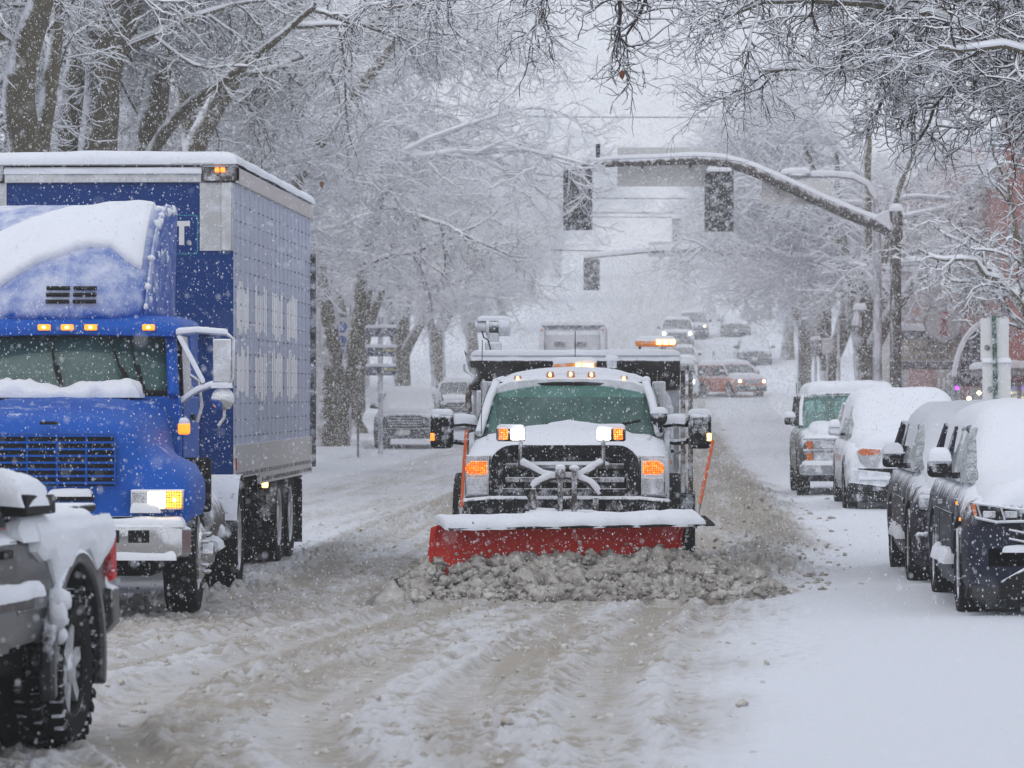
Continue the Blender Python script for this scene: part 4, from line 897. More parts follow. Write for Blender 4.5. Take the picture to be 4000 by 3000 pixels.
# ------------------------------------------------------------------ the plough truck
def plough_truck():
    t = thing('plough_truck', 'white snow plough truck with lit lamps pushing a red blade through the slush', 'plough truck', (-1.05, 36.25, .03))
    W_, K_ = M['white'], M['black']
    def hp(zt, bulge, w=.97, zl=.62):
        return [(0, zt+bulge), (.30, zt+bulge), (.56, zt+bulge-.02), (.66, zt+.005), (.82, zt-.01), (.92, zt-.05), (w, zt-.15), (w+.015, zt-.35), (w+.01, zl)]
    prof_loft([(-.02, hp(1.13, .06, .93, .85)), (.0, hp(1.235, .075, .95, .80)), (.08, hp(1.275, .085, .965)), (.35, hp(1.315, .10)), (.8, hp(1.36, .10)), (1.25, hp(1.40, .075)), (1.42, hp(1.42, .03))]).build('hood', W_, t, sharp=50)
    snowpad(-.80, .80, .85, 1.40, lambda X, Y: 1.365+.09*(np.abs(X) < .62)*(1-(np.abs(X)/.62)**4)+(Y-.8)*.09, .025, .2, nz=.5, seed=3, wav=.06).build('hood_snow', M['snow'], t)
    # cab: sides, pillars, roof, glass
    cab = MB()
    for s in (-1, 1):
        cab.box(*sorted((s*.93, s*.985)), 1.42, 3.55, .62, 1.44)
        cab.tube([(s*.885, 1.36, 1.43), (s*.80, 1.80, 1.78), (s*.745, 2.02, 1.93)], .045, 8); cab.tube([(s*.745, 2.02, 1.93), (s*.74, 3.4, 1.96)], .05, 8)
        cab.box(*sorted((s*.86, s*.93)), 2.62, 2.72, 1.43, 1.95); cab.box(*sorted((s*.80, s*.94)), 3.4, 3.55, 1.43, 1.95)
    cab.box(-.95, .95, 3.45, 3.55, .62, 1.44)
    cab.build('cab', W_, t, bevel=.012)
    roofh = lambda zt, w: [(0, zt+.03), (.35, zt+.025), (.62, zt-.005), (.73, zt-.05), (w, zt-.11), (w-.03, zt-.15)]
    prof_loft([(1.93, roofh(1.94, .77)), (2.0, roofh(1.965, .785)), (2.4, roofh(2.02, .79)), (3.2, roofh(2.035, .79)), (3.55, roofh(2.0, .77))]).build('roof', W_, t, sharp=50)
    snowpad(-.72, .72, 2.15, 3.5, lambda X, Y: 2.03-.10*np.clip(np.abs(X)/.75, 0, 1)**2.6-.015, .075, .3, nz=.2, seed=9).build('roof_snow', M['snow'], t)
    cabin = MB(); cabin.box(-.74, .74, 2.5, 3.4, 1.0, 1.9).build('cabin', M['dark'], t)
    sb = MB()
    for x in (-.40, .40): sb.obox((x, 2.42, 1.42), (.46, .14, .5)); sb.obox((x, 2.42, 1.74), (.26, .1, .16))
    sb.build('seats', M['blackclean'], t, bevel=.04)
    MB().box(-.14, .05, 2.49, 2.499, 1.62, 1.82).box(.09, .20, 2.49, 2.499, 1.62, 1.82).build('rear_window', paint('rear_window_daylight', (.55, .66, .65), .4), t); MB().lathe([(.175, -.012), (.19, 0), (.175, .012)], (.40, 1.95, 1.50), 'y', 24, False).build('steering_wheel', M['blackclean'], t)  # pale panes: daylight through the rear window, painted on the dark cabin block
    def ws(a, b): return (a*(.865-.125*b), 1.40+.53*b+.10*(a*a), 1.435+.485*b-.03*a*a*(1-b))
    wo = curved(t, 'windscreen', M['glassteal'], ws, 13, 9)
    fr = MB(); fr.tube([ws(a, -.015) for a in np.linspace(-1, 1, 13)], .02, 6); fr.tube([ws(a, 1.0) for a in np.linspace(-1, 1, 13)], .022, 6)
    for s in (-1, 1): fr.tube([ws(s, b) for b in np.linspace(0, 1, 6)], .024, 6)
    fr.build('gasket', M['blackclean'], wo)
    for x0, x1 in ((-.62, -.02), (.10, .70)):
        MB().tube([(x0, 1.30, 1.465), ((x0+x1)/2, 1.345, 1.50), (x1, 1.385, 1.56)], .014, 6).build('wiper', M['blackclean'], wo)
    snowpad(-.25, .42, 1.28, 1.46, const(1.46), .075, .07, nz=.6, seed=6, wav=.05).build('wiper_snow', M['snow_lump'], wo)
    mir = MB().box(-.13, .13, 1.90, 1.93, 1.70, 1.78).build('inner_mirror', M['blackclean'], t, bevel=.01)
    for s in (-1, 1):
        plate(t, 'side_window', [(s*.955, 1.62, 1.45), (s*.955, 2.6, 1.45), (s*.82, 2.6, 1.92), (s*.82, 2.02, 1.90)], M['glassdark'])
        d = MB().box(*sorted((s*.988, s*.996)), 1.55, 2.62, .66, 1.42).build('door', W_, t, bevel=.01); MB().obox((s*1.01, 2.45, 1.25), (.03, .18, .04)).build('handle', K_, d, bevel=.008)
    # grille
    def rr(x, z0, z1, r, n=7):
        pts = [(-x, z0), (x, z0)]
        pts += [(x-r+r*math.cos(a), z1-r+r*math.sin(a)) for a in np.linspace(0, math.pi/2, n)]+[(-x+r-r*math.cos(a), z1-r+r*math.sin(a)) for a in np.linspace(math.pi/2, 0, n)]; return pts
    g = MB(); g.prism(rr(.69, .86, 1.335, .19), -.05, .0); gr = g.build('grille', K_, t, bevel=.015)
    o_, i_ = rr(.70, .855, 1.345, .20), rr(.58, .93, 1.235, .12); m = MB(); n = len(o_)
    m.add([(x, -.10, z) for x, z in o_]+[(x, -.09, z) for x, z in i_]+[(x, -.04, z) for x, z in o_]+[(x, -.05, z) for x, z in i_],
          [(k, (k+1) % n, n+(k+1) % n, n+k) for k in range(n)]+[(k, 2*n+k, 2*n+(k+1) % n, (k+1) % n) for k in range(n)]+[(n+k, n+(k+1) % n, 3*n+(k+1) % n, 3*n+k) for k in range(n)])
    m.build('grille_surround', K_, gr, bevel=.008)
    b = MB()
    for z in (1.01, 1.14): b.box(-.56, .56, -.085, -.055, z-.025, z+.025)
    for x in (-.3, 0, .3): b.box(x-.012, x+.012, -.08, -.055, .94, 1.22)
    b.build('grille_bars', M['steel'], gr, bevel=.006)
    snowpad(-.42, .42, -.10, -.02, const(1.165), .02, .03, nx=16, ny=5).build('grille_snow', M['snow'], gr)
    for s in (-1, 1):
        h = MB().box(*sorted((s*.705, s*.945)), -.07, .03, .86, 1.245).build('headlight', M['chrome'], t, bevel=.015)
        MB().box(*sorted((s*.725, s*.93)), -.085, -.071, .875, 1.03).build('clear_lens', M['lamp'], h, bevel=.004)
        pts = [(s*.735, 1.065), (s*.90, 1.065), (s*.935, 1.10), (s*.935, 1.14), (s*.88, 1.185), (s*.735, 1.185)]
        MB().prism(pts, -.088, -.072).build('turn_signal', M['amber'], h)
        MB().box(*sorted((s*.725, s*.935)), -.080, -.071, 1.195, 1.235).build('upper_lens', M['lamp'], h)
        f = MB(); ang = np.linspace(R(-12), R(192), 16)
        out = [(.95+.60*math.cos(a), .46+.60*math.sin(a)) for a in ang]; inn = [(.95+.50*math.cos(a), .46+.50*math.sin(a)) for a in ang[::-1]]
        f.prism(out+inn, *sorted((s*.96, s*1.09)), 'yz'); f.build('wheel_flare', M['blackclean'], t, bevel=.02)
        wheel(t, s*.93, .95, .42, .26, s, 'steel'); wheel(t, s*.84, 4.7, .42, .26, s, 'steel'); wheel(t, s*1.12, 4.7, .42, .26, s, 'alu')
        MB().box(*sorted((s*.80, s*1.05)), 1.6, 3.4, .48, .56).build('running_board', K_, t, bevel=.015)
        # towing mirrors
        e = sub('mirror', t); cx = s*1.25+(.03 if s > 0 else 0); hd = MB().obox((cx, 1.42, 1.46), (.225, .14, .35)).build('mirror_head', K_, e, bevel=.045)
        am = MB(); am.tube([(s*.93, 1.62, 1.52), (s*1.05, 1.52, 1.54), (s*1.16, 1.45, 1.53)], .035, 8); am.tube([(s*.95, 1.62, 1.36), (s*1.05, 1.52, 1.345), (s*1.16, 1.45, 1.36)], .03, 8); am.build('mirror_arms', K_, e)
        MB().obox((cx+s*.09, 1.345, 1.40), (.04, .02, .075)).build('mirror_marker', M['ambercore'] if s > 0 else M['amberlit'], e, bevel=.006)
        snowpad(cx-.11, cx+.11, 1.35, 1.49, const(1.63), .045, .05, nx=10, ny=8, seed=s+3).build('mirror_snow', M['snow'], e)
        snow_on_tube([(s*.93, 1.62, 1.52), (s*1.05, 1.52, 1.54), (s*1.15, 1.45, 1.53)], .036, .05, 3, 12).build('arm_snow', M['snow'], e)
        MB().obox((s*1.0, .75, 1.17), (.02, .08, .04)).build('side_marker', M['amberdim'], t)
    MB().prism([(-1.02, .52), (1.02, .52), (1.0, .83), (.70, .86), (-.70, .86), (-1.0, .83)], -.16, .02).build('bumper', K_, t, bevel=.03)
    # a small convex mirror and lamp by the pillar
    q = MB(); q.ball((.88, 1.30, 1.59), .085, .07, .085); q.build('spot_lamp', K_, t); MB().tube([(.90, 1.36, 1.45), (.88, 1.30, 1.55)], .02, 6).build('spot_lamp_stem', K_, t)
    snowpad(.80, .96, 1.24, 1.36, const(1.645), .05, .06, nx=8, ny=8).build('spot_lamp_snow', M['snow'], t)
    MB().tube([(-.86, 1.34, 1.40), (-.85, 1.36, 2.35)], .004, 5).build('antenna', M['blackclean'], t)
    # roof lamps
    for x in (-.53, -.205, 0, .205, .53):
        z = 2.0-.045*(x/.53)**2
        c = MB().lathe([(.040, -.02), (.040, .025), (.030, .05), (.008, .062)], (x, 2.0+.05*abs(x), z), 'z', 14).build('roof_marker', M['amberdim'], t)
        MB().ball((x, 1.962+.05*abs(x), z+.018), .014, .01, .02).build('bulb', M['ambercore'], c)
    lb = MB().obox((.02, 2.75, 2.115), (.44, .2, .075)).build('light_bar', M['amberbar'], t, bevel=.025)
    for x in (.06, .13, .185): MB().obox((x, 2.645, 2.11), (.055, .014, .04)).build('bar_lamp', M['ambercore'], lb, bevel=.004)
    snowpad(-.2, .24, 2.65, 2.85, const(2.15), .05, .06, nx=14, ny=8, seed=12).build('bar_snow', M['snow'], lb)
    MB().tube([(.02, 2.9, 2.1), (.02, 2.9, 2.46)], .0045, 5).build('roof_antenna', M['blackclean'], t)
    wl = MB().obox((.40, 2.55, 2.125), (.125, .09, .10)).build('work_lamp', K_, t, bevel=.02); MB().obox((.40, 2.498, 2.12), (.10, .012, .08)).build('lamp_lens', M['lamp'], wl, bevel=.004)
    snowpad(.335, .465, 2.50, 2.6, const(2.17), .05, .05, nx=8, ny=8).build('lamp_snow', M['snow'], wl)
    # dump body
    body = MB(); body.box(-1.08, 1.08, 4.0, 4.1, 1.0, 2.22); body.box(-1.08, -1.02, 4.1, 7.2, 1.0, 2.05); body.box(1.02, 1.08, 4.1, 7.2, 1.0, 2.05); body.box(-1.02, 1.02, 4.1, 7.2, .98, 1.05); body.box(-1.08, 1.08, 7.2, 7.28, 1.0, 2.0)
    db = body.build('dump_body', M['white'], t, bevel=.012)
    MB().prism([(3.62, 2.16), (3.66, 2.235), (4.12, 2.235), (4.12, 2.17), (3.998, 2.15), (3.998, 1.86), (3.97, 1.86)], -1.09, 1.09, 'yz').build('cab_shield', M['steel'], t, bevel=.012)
    snowpad(-1.08, 1.08, 3.63, 4.1, const(2.235), .045, .05, nx=50, ny=8, seed=21, nz=.35).build('shield_snow', M['snow'], t)
    ld = snowpad(-1.0, 1.0, 4.1, 7.2, lambda X, Y: 1.6+.35*np.exp(-((X)/.8)**2-((Y-5.6)/1.1)**2), .3, .4, seed=5).build('load', M['snow'], t)
    for x in (1.12, 1.20): MB().obox((x, 3.95, 1.43), (.05, .05, 1.3)).build('stake', M['rust'], t, bevel=.006)
    MB().obox((1.0, 3.9, 1.22), (.30, .05, .05)).build('cross_brace', M['rust'], t); MB().obox((1.10, 3.9, 2.09), (.16, .07, .05)).build('bracket', M['rust'], t)
    # steel mesh basket behind the cab, right
    q = MB(); [q.tube([(.62+.42*k/9, 3.8, 1.98-.05*(k/9)), (.60+.46*k/9, 3.72, 2.05-.05*(k/9))], .006, 4) for k in range(10)]; q.build('tine_row', M['steel'], t)
    snowpad(.62, 1.0, 3.55, 3.9, const(1.70), .2, .17, nx=14, ny=10, seed=4).build('basket_snow', M['snow'], t)
    bk = MB(); bk.box(.6, 1.02, 3.5, 3.95, .9, 1.70); bk.build('tool_box', M['white'], t, bevel=.02); bk = MB(); bk.box(-1.02, -.72, 3.5, 3.95, .9, 1.86); bk.build('tool_box', M['white'], t, bevel=.02)
    for x in (.74, .85, -.78): MB().tube([(x, 3.6, 1.68), (x, 3.6, 2.0)], .01, 5).build('rod', M['rust'], t)
    MB().tube([(-1.09, 3.7, .9), (-1.10, 3.7, 1.5), (-1.115, 3.7, 1.78), (-1.10, 3.7, 1.92), (-1.05, 3.7, 2.0)], .032, 10).build('exhaust_stack', M['rust'], t)
    MB().prism([(-1.09, 2.0), (-1.03, 2.06), (-1.06, 2.14), (-1.16, 2.28), (-1.13, 2.14)], 3.7, 3.72).build('shovel_blade', M['steel'], t)
    MB().tube([(-1.05, 3.68, 2.0), (-1.13, 3.68, 2.05), (-1.155, 3.68, 2.07), (-1.155, 3.68, 2.13)], .012, 6).build('hook', M['galv'], t)
    # hoist on the headboard, left
    h = sub('hoist', t, (-.88, 4.25, 2.22)); q = MB(); q.obox((.0, 0, .07), (.17, .2, .16)); q.obox((0, 0, .19), (.12, .14, .12)); q.build('hoist_base', M['white'], h, bevel=.02)
    q = MB(); q.lathe([(.055, -.19), (.06, -.18), (.06, -.08), (.09, -.07), (.09, -.04)], (0, -.02, .31), 'x', 20); q.lathe([(.09, .06), (.10, .07), (.10, .17), (.09, .18)], (0, -.02, .31), 'x', 20); q.build('hoist_drum', M['white'], h)
    MB().lathe([(.075, -.04), (.075, .06)], (0, -.02, .31), 'x', 18).build('cable', M['steel'], h); MB().tube([(-.12, -.04, .28), (-.10, -.08, .2), (-.05, -.1, .17), (-.02, -.1, .05)], .008, 5).build('hose', M['blackclean'], h)
    snowpad(-.17, .17, -.09, .06, const(.385), .04, .06, nx=12, ny=8).build('hoist_snow', M['snow'], h)
    b2 = sub('rear_light_bar', t, (.84, 4.08, 2.29)); MB().obox((0, 0, .07), (.44, .2, .085)).build('housing', M['amberbar'], b2, bevel=.03)
    for x in (.03, .10, .17): MB().obox((x, -.105, .072), (.055, .014, .05)).build('bar_lamp', M['ambercore'], b2, bevel=.005)
    for x in (-.17, .17): MB().obox((x, 0, .01), (.03, .1, .06)).build('foot', M['steel'], b2)
    snowpad(-.2, .2, -.08, .1, const(.11), .03, .05, nx=14, ny=8, seed=3).build('bar_snow', M['snow'], b2)
    return t
PT = plough_truck()
def plough(t):
    O = np.array([-1.05, 36.25]); a = BL0-O; b = BL1-O; L = np.linalg.norm(b-a); d = (b-a)/L; n = np.array([d[1], -d[0]])
    M['plowred'] = paint('red_plough_paint', (.46, .012, .007), .5, frost=.14, top=.2, front=.08, fs=5, col2=(.66, .028, .010), cs=3, spec=.2)
    # section: forward offset f, height z (concave, top leaning forward)
    sec = [(.36, .02), (.22, .08), (.10, .18), (.03, .30), (.0, .42), (.0, .54), (.03, .62), (.07, .665)]
    ang = math.degrees(math.atan2(d[1], d[0]))
    e = sub('plough_blade', t, (a[0], a[1], 0), (0, 0, R(ang)))     # local x along the blade, -y towards the camera
    m = MB(); sk = lambda x, z: x-.08*(1-z/.665)**1.1
    rings = [[(sk(x, z), -f+o, z) for f, z in sec]+[(sk(x, z), -f+o+.03, z) for f, z in sec[::-1]] for x, o in [(0, 0), (.02, 0), (L*.5, 0), (L-.02, 0), (L, 0)]]
    m.loft(rings).build('moldboard', M['plowred'], e, sharp=60)
    for x in (0.0, L-.015):
        pl = [(-f-.02, z) for f, z in sec]+[(.05, .64), (.05, .05)]; n_ = len(pl)
        MB().add([(sk(x, z)+dx, y, z) for dx in (-.012, .012) for y, z in pl], [tuple(range(n_)), tuple(range(2*n_-1, n_-1, -1))]+[(i, i+n_, (i+1) % n_+n_, (i+1) % n_) for i in range(n_)]).build('end_plate', M['plowred'], e)
    MB().box(-.08, L-.08, -.40, -.34, -.03, .06).build('cutting_edge', M['steel'], e, bevel=.005)
    ribs = MB(); [ribs.box(x-.015, x+.015, .03, .14, .06, .60) for x in np.linspace(.2, L-.2, 6)]; ribs.build('ribs', M['plowred'], e)
    fl = MB(); fl.add([(.02, -.05, .715), (L+.20, -.05, .715), (L+.20, -.26, .64), (.02, -.26, .64), (.02, -.04, .70), (L+.20, -.04, .70), (L+.20, -.25, .625), (.02, -.25, .625)], [(0, 1, 2, 3), (7, 6, 5, 4), (0, 4, 5, 1), (1, 5, 6, 2), (2, 6, 7, 3), (3, 7, 4, 0)])
    fo = fl.build('deflector', M['blackclean'], e)
    snowpad(.0, L+.10, -.25, -.02, lambda X, Y: .715+(np.minimum(Y, -.05)+.05)*.36, .055, .05, nx=110, ny=12, nz=.55, seed=31, sc_=5, wav=.03).build('deflector_snow', M['snow_lump'], fo)
    for x, top, lean in ((.24, 1.50, .06), (L+.13, 1.40, .17)):
        k = MB().tube([(x, -.02, .68), (x+lean, -.02, top)], .016, 8).build('marker_stick', paint('orange_stick', (.62, .10, .012), .5, frost=.12) if 'stick' not in M else M['stick'], e); M.setdefault('stick', k.data.materials[0])
        MB().tube([(x-lean*.1, -.02, .60), (x+lean*.16, -.02, .82)], .02, 8).build('stick_spring', M['steel'], k)
    # frame and lamps
    f = sub('plough_frame', t)
    q = MB(); q.tube([(-.40, -.42, 1.40), (-.41, -.42, 1.17), (-.20, -.40, 1.06), (-.10, -.40, 1.045)], .02, 8); q.tube([(.37, -.42, 1.40), (.37, -.42, 1.17), (.17, -.40, 1.06), (.10, -.40, 1.045)], .02, 8)
    q.tube([(-.30, -.42, .70), (-.31, -.42, .86), (-.25, -.42, .98), (-.12, -.42, 1.04), (0, -.42, 1.05), (.12, -.42, 1.04), (.25, -.42, .98), (.33, -.42, .88)], .026, 8)
    q.build('lamp_bar', M['steel'], f)
    q = MB()
    for x, zt in ((-.03, 1.10), (.10, 1.13)): q.obox((x, -.46, .86), (.05, .06, (zt-.62)), (0, 0, 0))
    q.obox((-.03, -.47, 1.08), (.09, .1, .10)); q.obox((0, -.45, .70), (.72, .06, .05)); q.obox((-.28, -.45, .78), (.05, .06, .32)); q.obox((.30, -.45, .74), (.05, .06, .24)); q.obox((0, -.8, .5), (.14, .9, .12)); q.obox((-.35, -.9, .45), (.08, 1.1, .08), (0, 0, 22)); q.obox((.42, -.6, .45), (.08, .7, .08), (0, 0, -22))
    q.build('lift_frame', M['steel'], f, bevel=.008)
    MB().tube([(-.30, -.44, .72), (-.08, -.44, .71)], .045, 10).build('hydraulic_ram', M['galv'], f)
    MB().tube([(-.42, -.43, 1.15), (-.41, -.45, 1.0), (-.33, -.46, .85), (-.30, -.46, .80)], .006, 5).build('cable', M['blackclean'], f)
    for pts, r, tq in (([(-.41, -.42, 1.19), (-.20, -.40, 1.07), (-.10, -.40, 1.055)], .02, .025), ([(.37, -.42, 1.19), (.17, -.40, 1.07), (.10, -.40, 1.055)], .02, .025), ([(-.29, -.42, .95), (-.25, -.42, .99), (-.12, -.42, 1.05), (.12, -.42, 1.05), (.25, -.42, .99), (.32, -.42, .91)], .026, .02)):
        snow_on_tube(pts, r, tq, 5, 24).build('bar_snow', M['snow'], f)
    for x, z in ((-.03, 1.135), (.10, 1.13)): MB().ball((x, -.47, z), .05, .05, .03).build('cap_snow', M['snow'], f)
    snowpad(-.32, .32, -.485, -.42, const(.725), .02, .03, nx=20, ny=5).build('cross_snow', M['snow'], f)
    for s, xw, xa in ((-1, -.43, -.565), (1, .375, .51)):
        l = sub('plough_lamp', t, (0, -.42, 0))
        MB().obox(((xw+xa)/2, .05, 1.445), (.27, .08, .135)).build('lamp_housing', M['black'], l, bevel=.02)
        MB().obox((xw, .0, 1.445), (.125, .02, .105)).build('white_lens', M['whitelamp'], l, bevel=.012)
        MB().obox((xa, .0, 1.445), (.085, .02, .105)).build('amber_lens', M['amber'], l, bevel=.01)
        snowpad((xw+xa)/2-.12, (xw+xa)/2+.12, .02, .09, const(1.51), .03, .03, nx=10, ny=6).build('lamp_snow', M['snow'], l)
plough(PT)
# ------------------------------------------------------------------ blue tractor truck and its trailer
M['blue'] = paint('blue_truck_paint', (.0015, .07, .37), .5, frost=.02, coat=.0, spec=.2, top=.24, front=.0, fs=5, grain=55, col2=(.0015, .085, .42))
M['bluefrost'] = paint('blue_fairing_paint', (.0015, .07, .37), .5, frost=.42, coat=.0, spec=.2, top=.34, front=.10, fs=5, grain=110, soft=1.5, col2=(.002, .085, .42))
M['bluedark'] = paint('dark_blue_panel', (.001, .030, .16), .5, frost=.06, coat=.0, spec=.25, fs=6, grain=50, col2=(.001, .04, .20), front=.0)
M['trailer_side'] = paint('lavender_grey_panel', (.36, .365, .50), .4, frost=.12, col2=(.40, .50, .64), cs=1.6, cstr=(1, 2.2, .12), streak=(.3, 1, .12), fs=9, side=.0)
M['stripe'] = paint('white_stripes', (.86, .86, .87), .5, frost=.1)
M['diamond'] = paint('diamond_plate', (.50, .505, .50), .4, metal=.3, frost=.25)
M['teal'] = paint('teal_line', (.01, .20, .32), .4)
def tractor():
    t = thing('tractor_truck', 'blue tractor truck with lit headlight, its tall roof fairing plastered with snow', 'truck', (-5.08, 30.5, .03), 2.0)
    B_ = M['blue']
    def hp(zt, w=.76, fz=1.30, fw=1.20, zl=.82):
        return [(0, zt), (.45, zt-.01), (w-.12, zt-.05), (w-.03, zt-.13), (w+.01, zt-.28), (w+.05, fz+.10), (fw-.22, fz), (fw-.07, fz-.07), (fw, fz-.2), (fw, fz-.34), (fw-.02, zl)]
    prof_loft([(.10, hp(1.40, .66, 1.05, 1.10, .80)), (.14, hp(1.50, .72, 1.13, 1.16, .80)), (.24, hp(1.60, .76, 1.21, 1.19, .80)), (.5, hp(1.69, .78, 1.28)), (.9, hp(1.73, .80, 1.315)), (1.3, hp(1.77, .83, 1.31)), (1.62, hp(1.80, .86, 1.26, 1.18)), (1.72, hp(1.81, .87, 1.20, 1.10))]).build('hood', B_, t, sharp=55)
    # grille with blue bars over a black hole
    g = MB().box(-.60, .60, .075, .105, 1.085, 1.50).build('grille', M['blackclean'], t, bevel=.012)
    b = MB()
    for k in range(8): b.box(-.60, .60, .055, .08, 1.10+k*.054, 1.118+k*.054)
    for x in (-.60, -.355, -.12, .12, .355, .585): b.box(x, x+.014, .052, .082, 1.09, 1.495)
    b.build('grille_bars', B_, g)
    MB().box(-.02, .13, .115, .14, 1.575, 1.60).build('badge', M['blackclean'], t, bevel=.006)
    MB().box(-.02, .42, .03, .1, .965, 1.02).build('intake_slot', M['blackclean'], t, bevel=.006); snowpad(.05, .42, .0, .1, const(1.015), .05, .05, nx=14, ny=6, nz=.7, seed=3, wav=.03).build('slot_snow', M['snow_lump'], t)
    MB().box(-1.12, 1.12, .0, .3, .76, .84).build('apron', M['dark'], t)
    # bumper
    bp = prof_loft([(-.10, [(0, .77), (.95, .77), (1.0, .74), (1.0, .54), (.95, .51), (0, .51)]), (-.06, [(0, .775), (1.08, .775), (1.14, .745), (1.14, .54), (1.08, .505), (0, .505)]), (.12, [(0, .77), (1.15, .77), (1.20, .74), (1.20, .54), (1.16, .51), (0, .51)])]).build('bumper', M['chrome'], t, bevel=.006)
    for s in (-1, 1):
        for x in (.56, .80): MB().obox((s*x, -.10, .685), (.17, .012, .10)).build('bumper_slot', M['blackclean'], bp, bevel=.03)
    snowpad(-1.15, 1.16, -.09, .12, const(.772), .05, .05, nx=60, ny=8, nz=.7, seed=8, wav=.03).build('bumper_snow', M['snow_lump'], t)
    snowpad(-1.0, 1.10, -.115, -.06, const(.51), .09, .08, nx=50, ny=5, nz=.4, seed=18).build('bumper_ice', M['snow'], t)
    for s in (-1, 1):
        h = MB().box(*sorted((s*.72, s*1.145)), .02, .16, .895, 1.055).build('headlight', M['chrome'], t, bevel=.012)
        MB().box(*sorted((s*.735, s*.86)), .005, .022, .91, 1.04).build('clear_lens', M['lamp'], h, bevel=.006)
        MB().box(*sorted((s*.862, s*1.0)), .005, .022, .91, 1.04).build('lit_lens', M['warmlamp'], h, bevel=.006)
        MB().box(*sorted((s*1.004, s*1.135)), .004, .024, .905, 1.045).build('turn_signal', M['amber'], h, bevel=.01)
        MB().lathe([(.018, -.01), (.018, .0)], (s*1.075, .0, .975), 'y', 12).build('bulb', M['ambercore'], h)
        if s > 0: snowpad(.72, .96, -.02, .06, const(.885), .06, .04, nx=14, ny=6, nz=.7, seed=12).build('lens_snow', M['snow_lump'], h)
        wheel(t, s*1.03, 1.30, .50, .28, s, 'alu', z=.50)
        hub = MB(); hub.lathe([(.24, 0), (.25, .02), (.19, .05), (.10, .06), (.08, .13), (.01, .14)], (s*1.15 if s > 0 else -1.29, 1.30, .50), 'x', 20)
        for k in range(10): a = k*.628; hub.lathe([(.018, 0), (.018, .07), (.006, .085)], (s*1.17 if s > 0 else -1.26, 1.30+.165*math.cos(a), .50+.165*math.sin(a)), 'x', 8)
        hub.build('hub', M['chrome'], t)
        for x in (.80, 1.10): wheel(t, s*x, 4.75, .50, .27, s, 'alu', z=.5)
        MB().prism([(4.75+.56*math.cos(a), .5+.58*math.sin(a)) for a in np.linspace(.3, math.pi-.3, 12)]+[(4.75+.54*math.cos(a), .5+.55*math.sin(a)) for a in np.linspace(math.pi-.3, .3, 12)], *sorted((s*.66, s*1.24)), 'yz').build('mud_guard', M['black'], t)
        # tank and steps
        tk = MB().lathe([(.30, 0), (.32, .02), (.32, 1.15), (.30, 1.17)], (s*.88, 2.25, .72), 'y', 22).build('fuel_tank', M['steel'], t); snowpad(*sorted((s*.74, s*1.02)), 2.6, 3.3, lambda X, Y: .72+np.sqrt(np.clip(.105-(X-s*.88)**2, 0, 1))+.04*(np.abs(X) < 2)-.06, .06, .08, nx=14, ny=14, seed=5).build('tank_snow', M['snow'], tk)
        st = MB(); st.box(*sorted((s*.90, s*1.22)), 2.2, 2.75, .46, .50); st.box(*sorted((s*.95, s*1.22)), 2.9, 3.3, .56, .60); st.build('step', M['alu'], t, bevel=.01)
        snowpad(*sorted((s*.9, s*1.24)), 2.2, 2.75, const(.50), .10, .09, nx=10, ny=10, seed=6).build('step_snow', M['snow'], t); snowpad(*sorted((s*.95, s*1.22)), 2.9, 3.3, const(.60), .10, .09, nx=10, ny=10, seed=7).build('step_snow', M['snow'], t)
        MB().obox((s*1.0, 1.62, 1.53), (.10, .08, .10)).build('side_signal', M['amberlit'], t, bevel=.02); snowpad(s*1.0-.05, s*1.0+.05, 1.58, 1.66, const(1.58), .05, .04, nx=8, ny=8).build('signal_snow', M['snow'], t)
        MB().box(*sorted((s*.95, s*1.2)), 1.86, 2.0, .82, 1.28).build('fender_flap', M['blackclean'], t, bevel=.02)
    # cab
    c = MB(); c.box(-.96, .96, 1.78, 3.5, .95, 1.80)
    for s in (-1, 1):
        c.tube([(s*.90, 1.74, 1.80), (s*.86, 1.98, 2.18), (s*.84, 2.05, 2.36)], .055, 8); c.box(*sorted((s*.86, s*.95)), 2.75, 3.5, 1.8, 2.40)
    c.box(-.95, .95, 3.42, 3.5, 1.8, 2.45); c.build('cab', B_, t, bevel=.02)
    MB().box(-.82, .82, 2.6, 3.4, 1.4, 2.35).build('cabin', M['dark'], t)
    ro = prof_loft([(1.84, [(0, 2.385), (.80, 2.375), (.88, 2.36), (.90, 2.34), (.88, 2.31), (0, 2.33)]), (1.90, [(0, 2.44), (.80, 2.43), (.92, 2.39), (.945, 2.36), (.92, 2.30), (0, 2.32)]), (2.2, [(0, 2.50), (.80, 2.49), (.93, 2.45), (.965, 2.40), (.95, 2.32), (0, 2.32)]), (3.5, [(0, 2.52), (.80, 2.51), (.94, 2.46), (.97, 2.41), (.95, 2.32), (0, 2.32)])]).build('roof', B_, t, sharp=50)
    def ws(a, b): return (a*(.87-.05*b), 1.76+.26*b+.10*a*a, 1.825+.50*b)
    wo = curved(t, 'windscreen', M['glasstruck'], ws, 13, 9)
    fr = MB(); fr.tube([ws(a, 0) for a in np.linspace(-1, 1, 13)], .03, 6); fr.tube([ws(a, 1.0) for a in np.linspace(-1, 1, 13)], .032, 6)
    for s in (-1, 1): fr.tube([ws(s, b) for b in np.linspace(-.03, 1.03, 8)], .032, 6)
    fr.build('gasket', M['blackclean'], wo)
    for x0, x1 in ((-.07, -.16), (.62, .52), (.52, .35)):
        wp = MB(); wp.tube([(x0+.04, 1.70, 1.83), ((x0+x1)/2, 1.80, 2.05), (x1, 1.92, 2.30)], .010, 6); wp.tube([(x0+.03, 1.72, 1.86), ((x0+x1)/2+.02, 1.81, 2.06)], .018, 6); wp.build('wiper', M['blackclean'], wo)
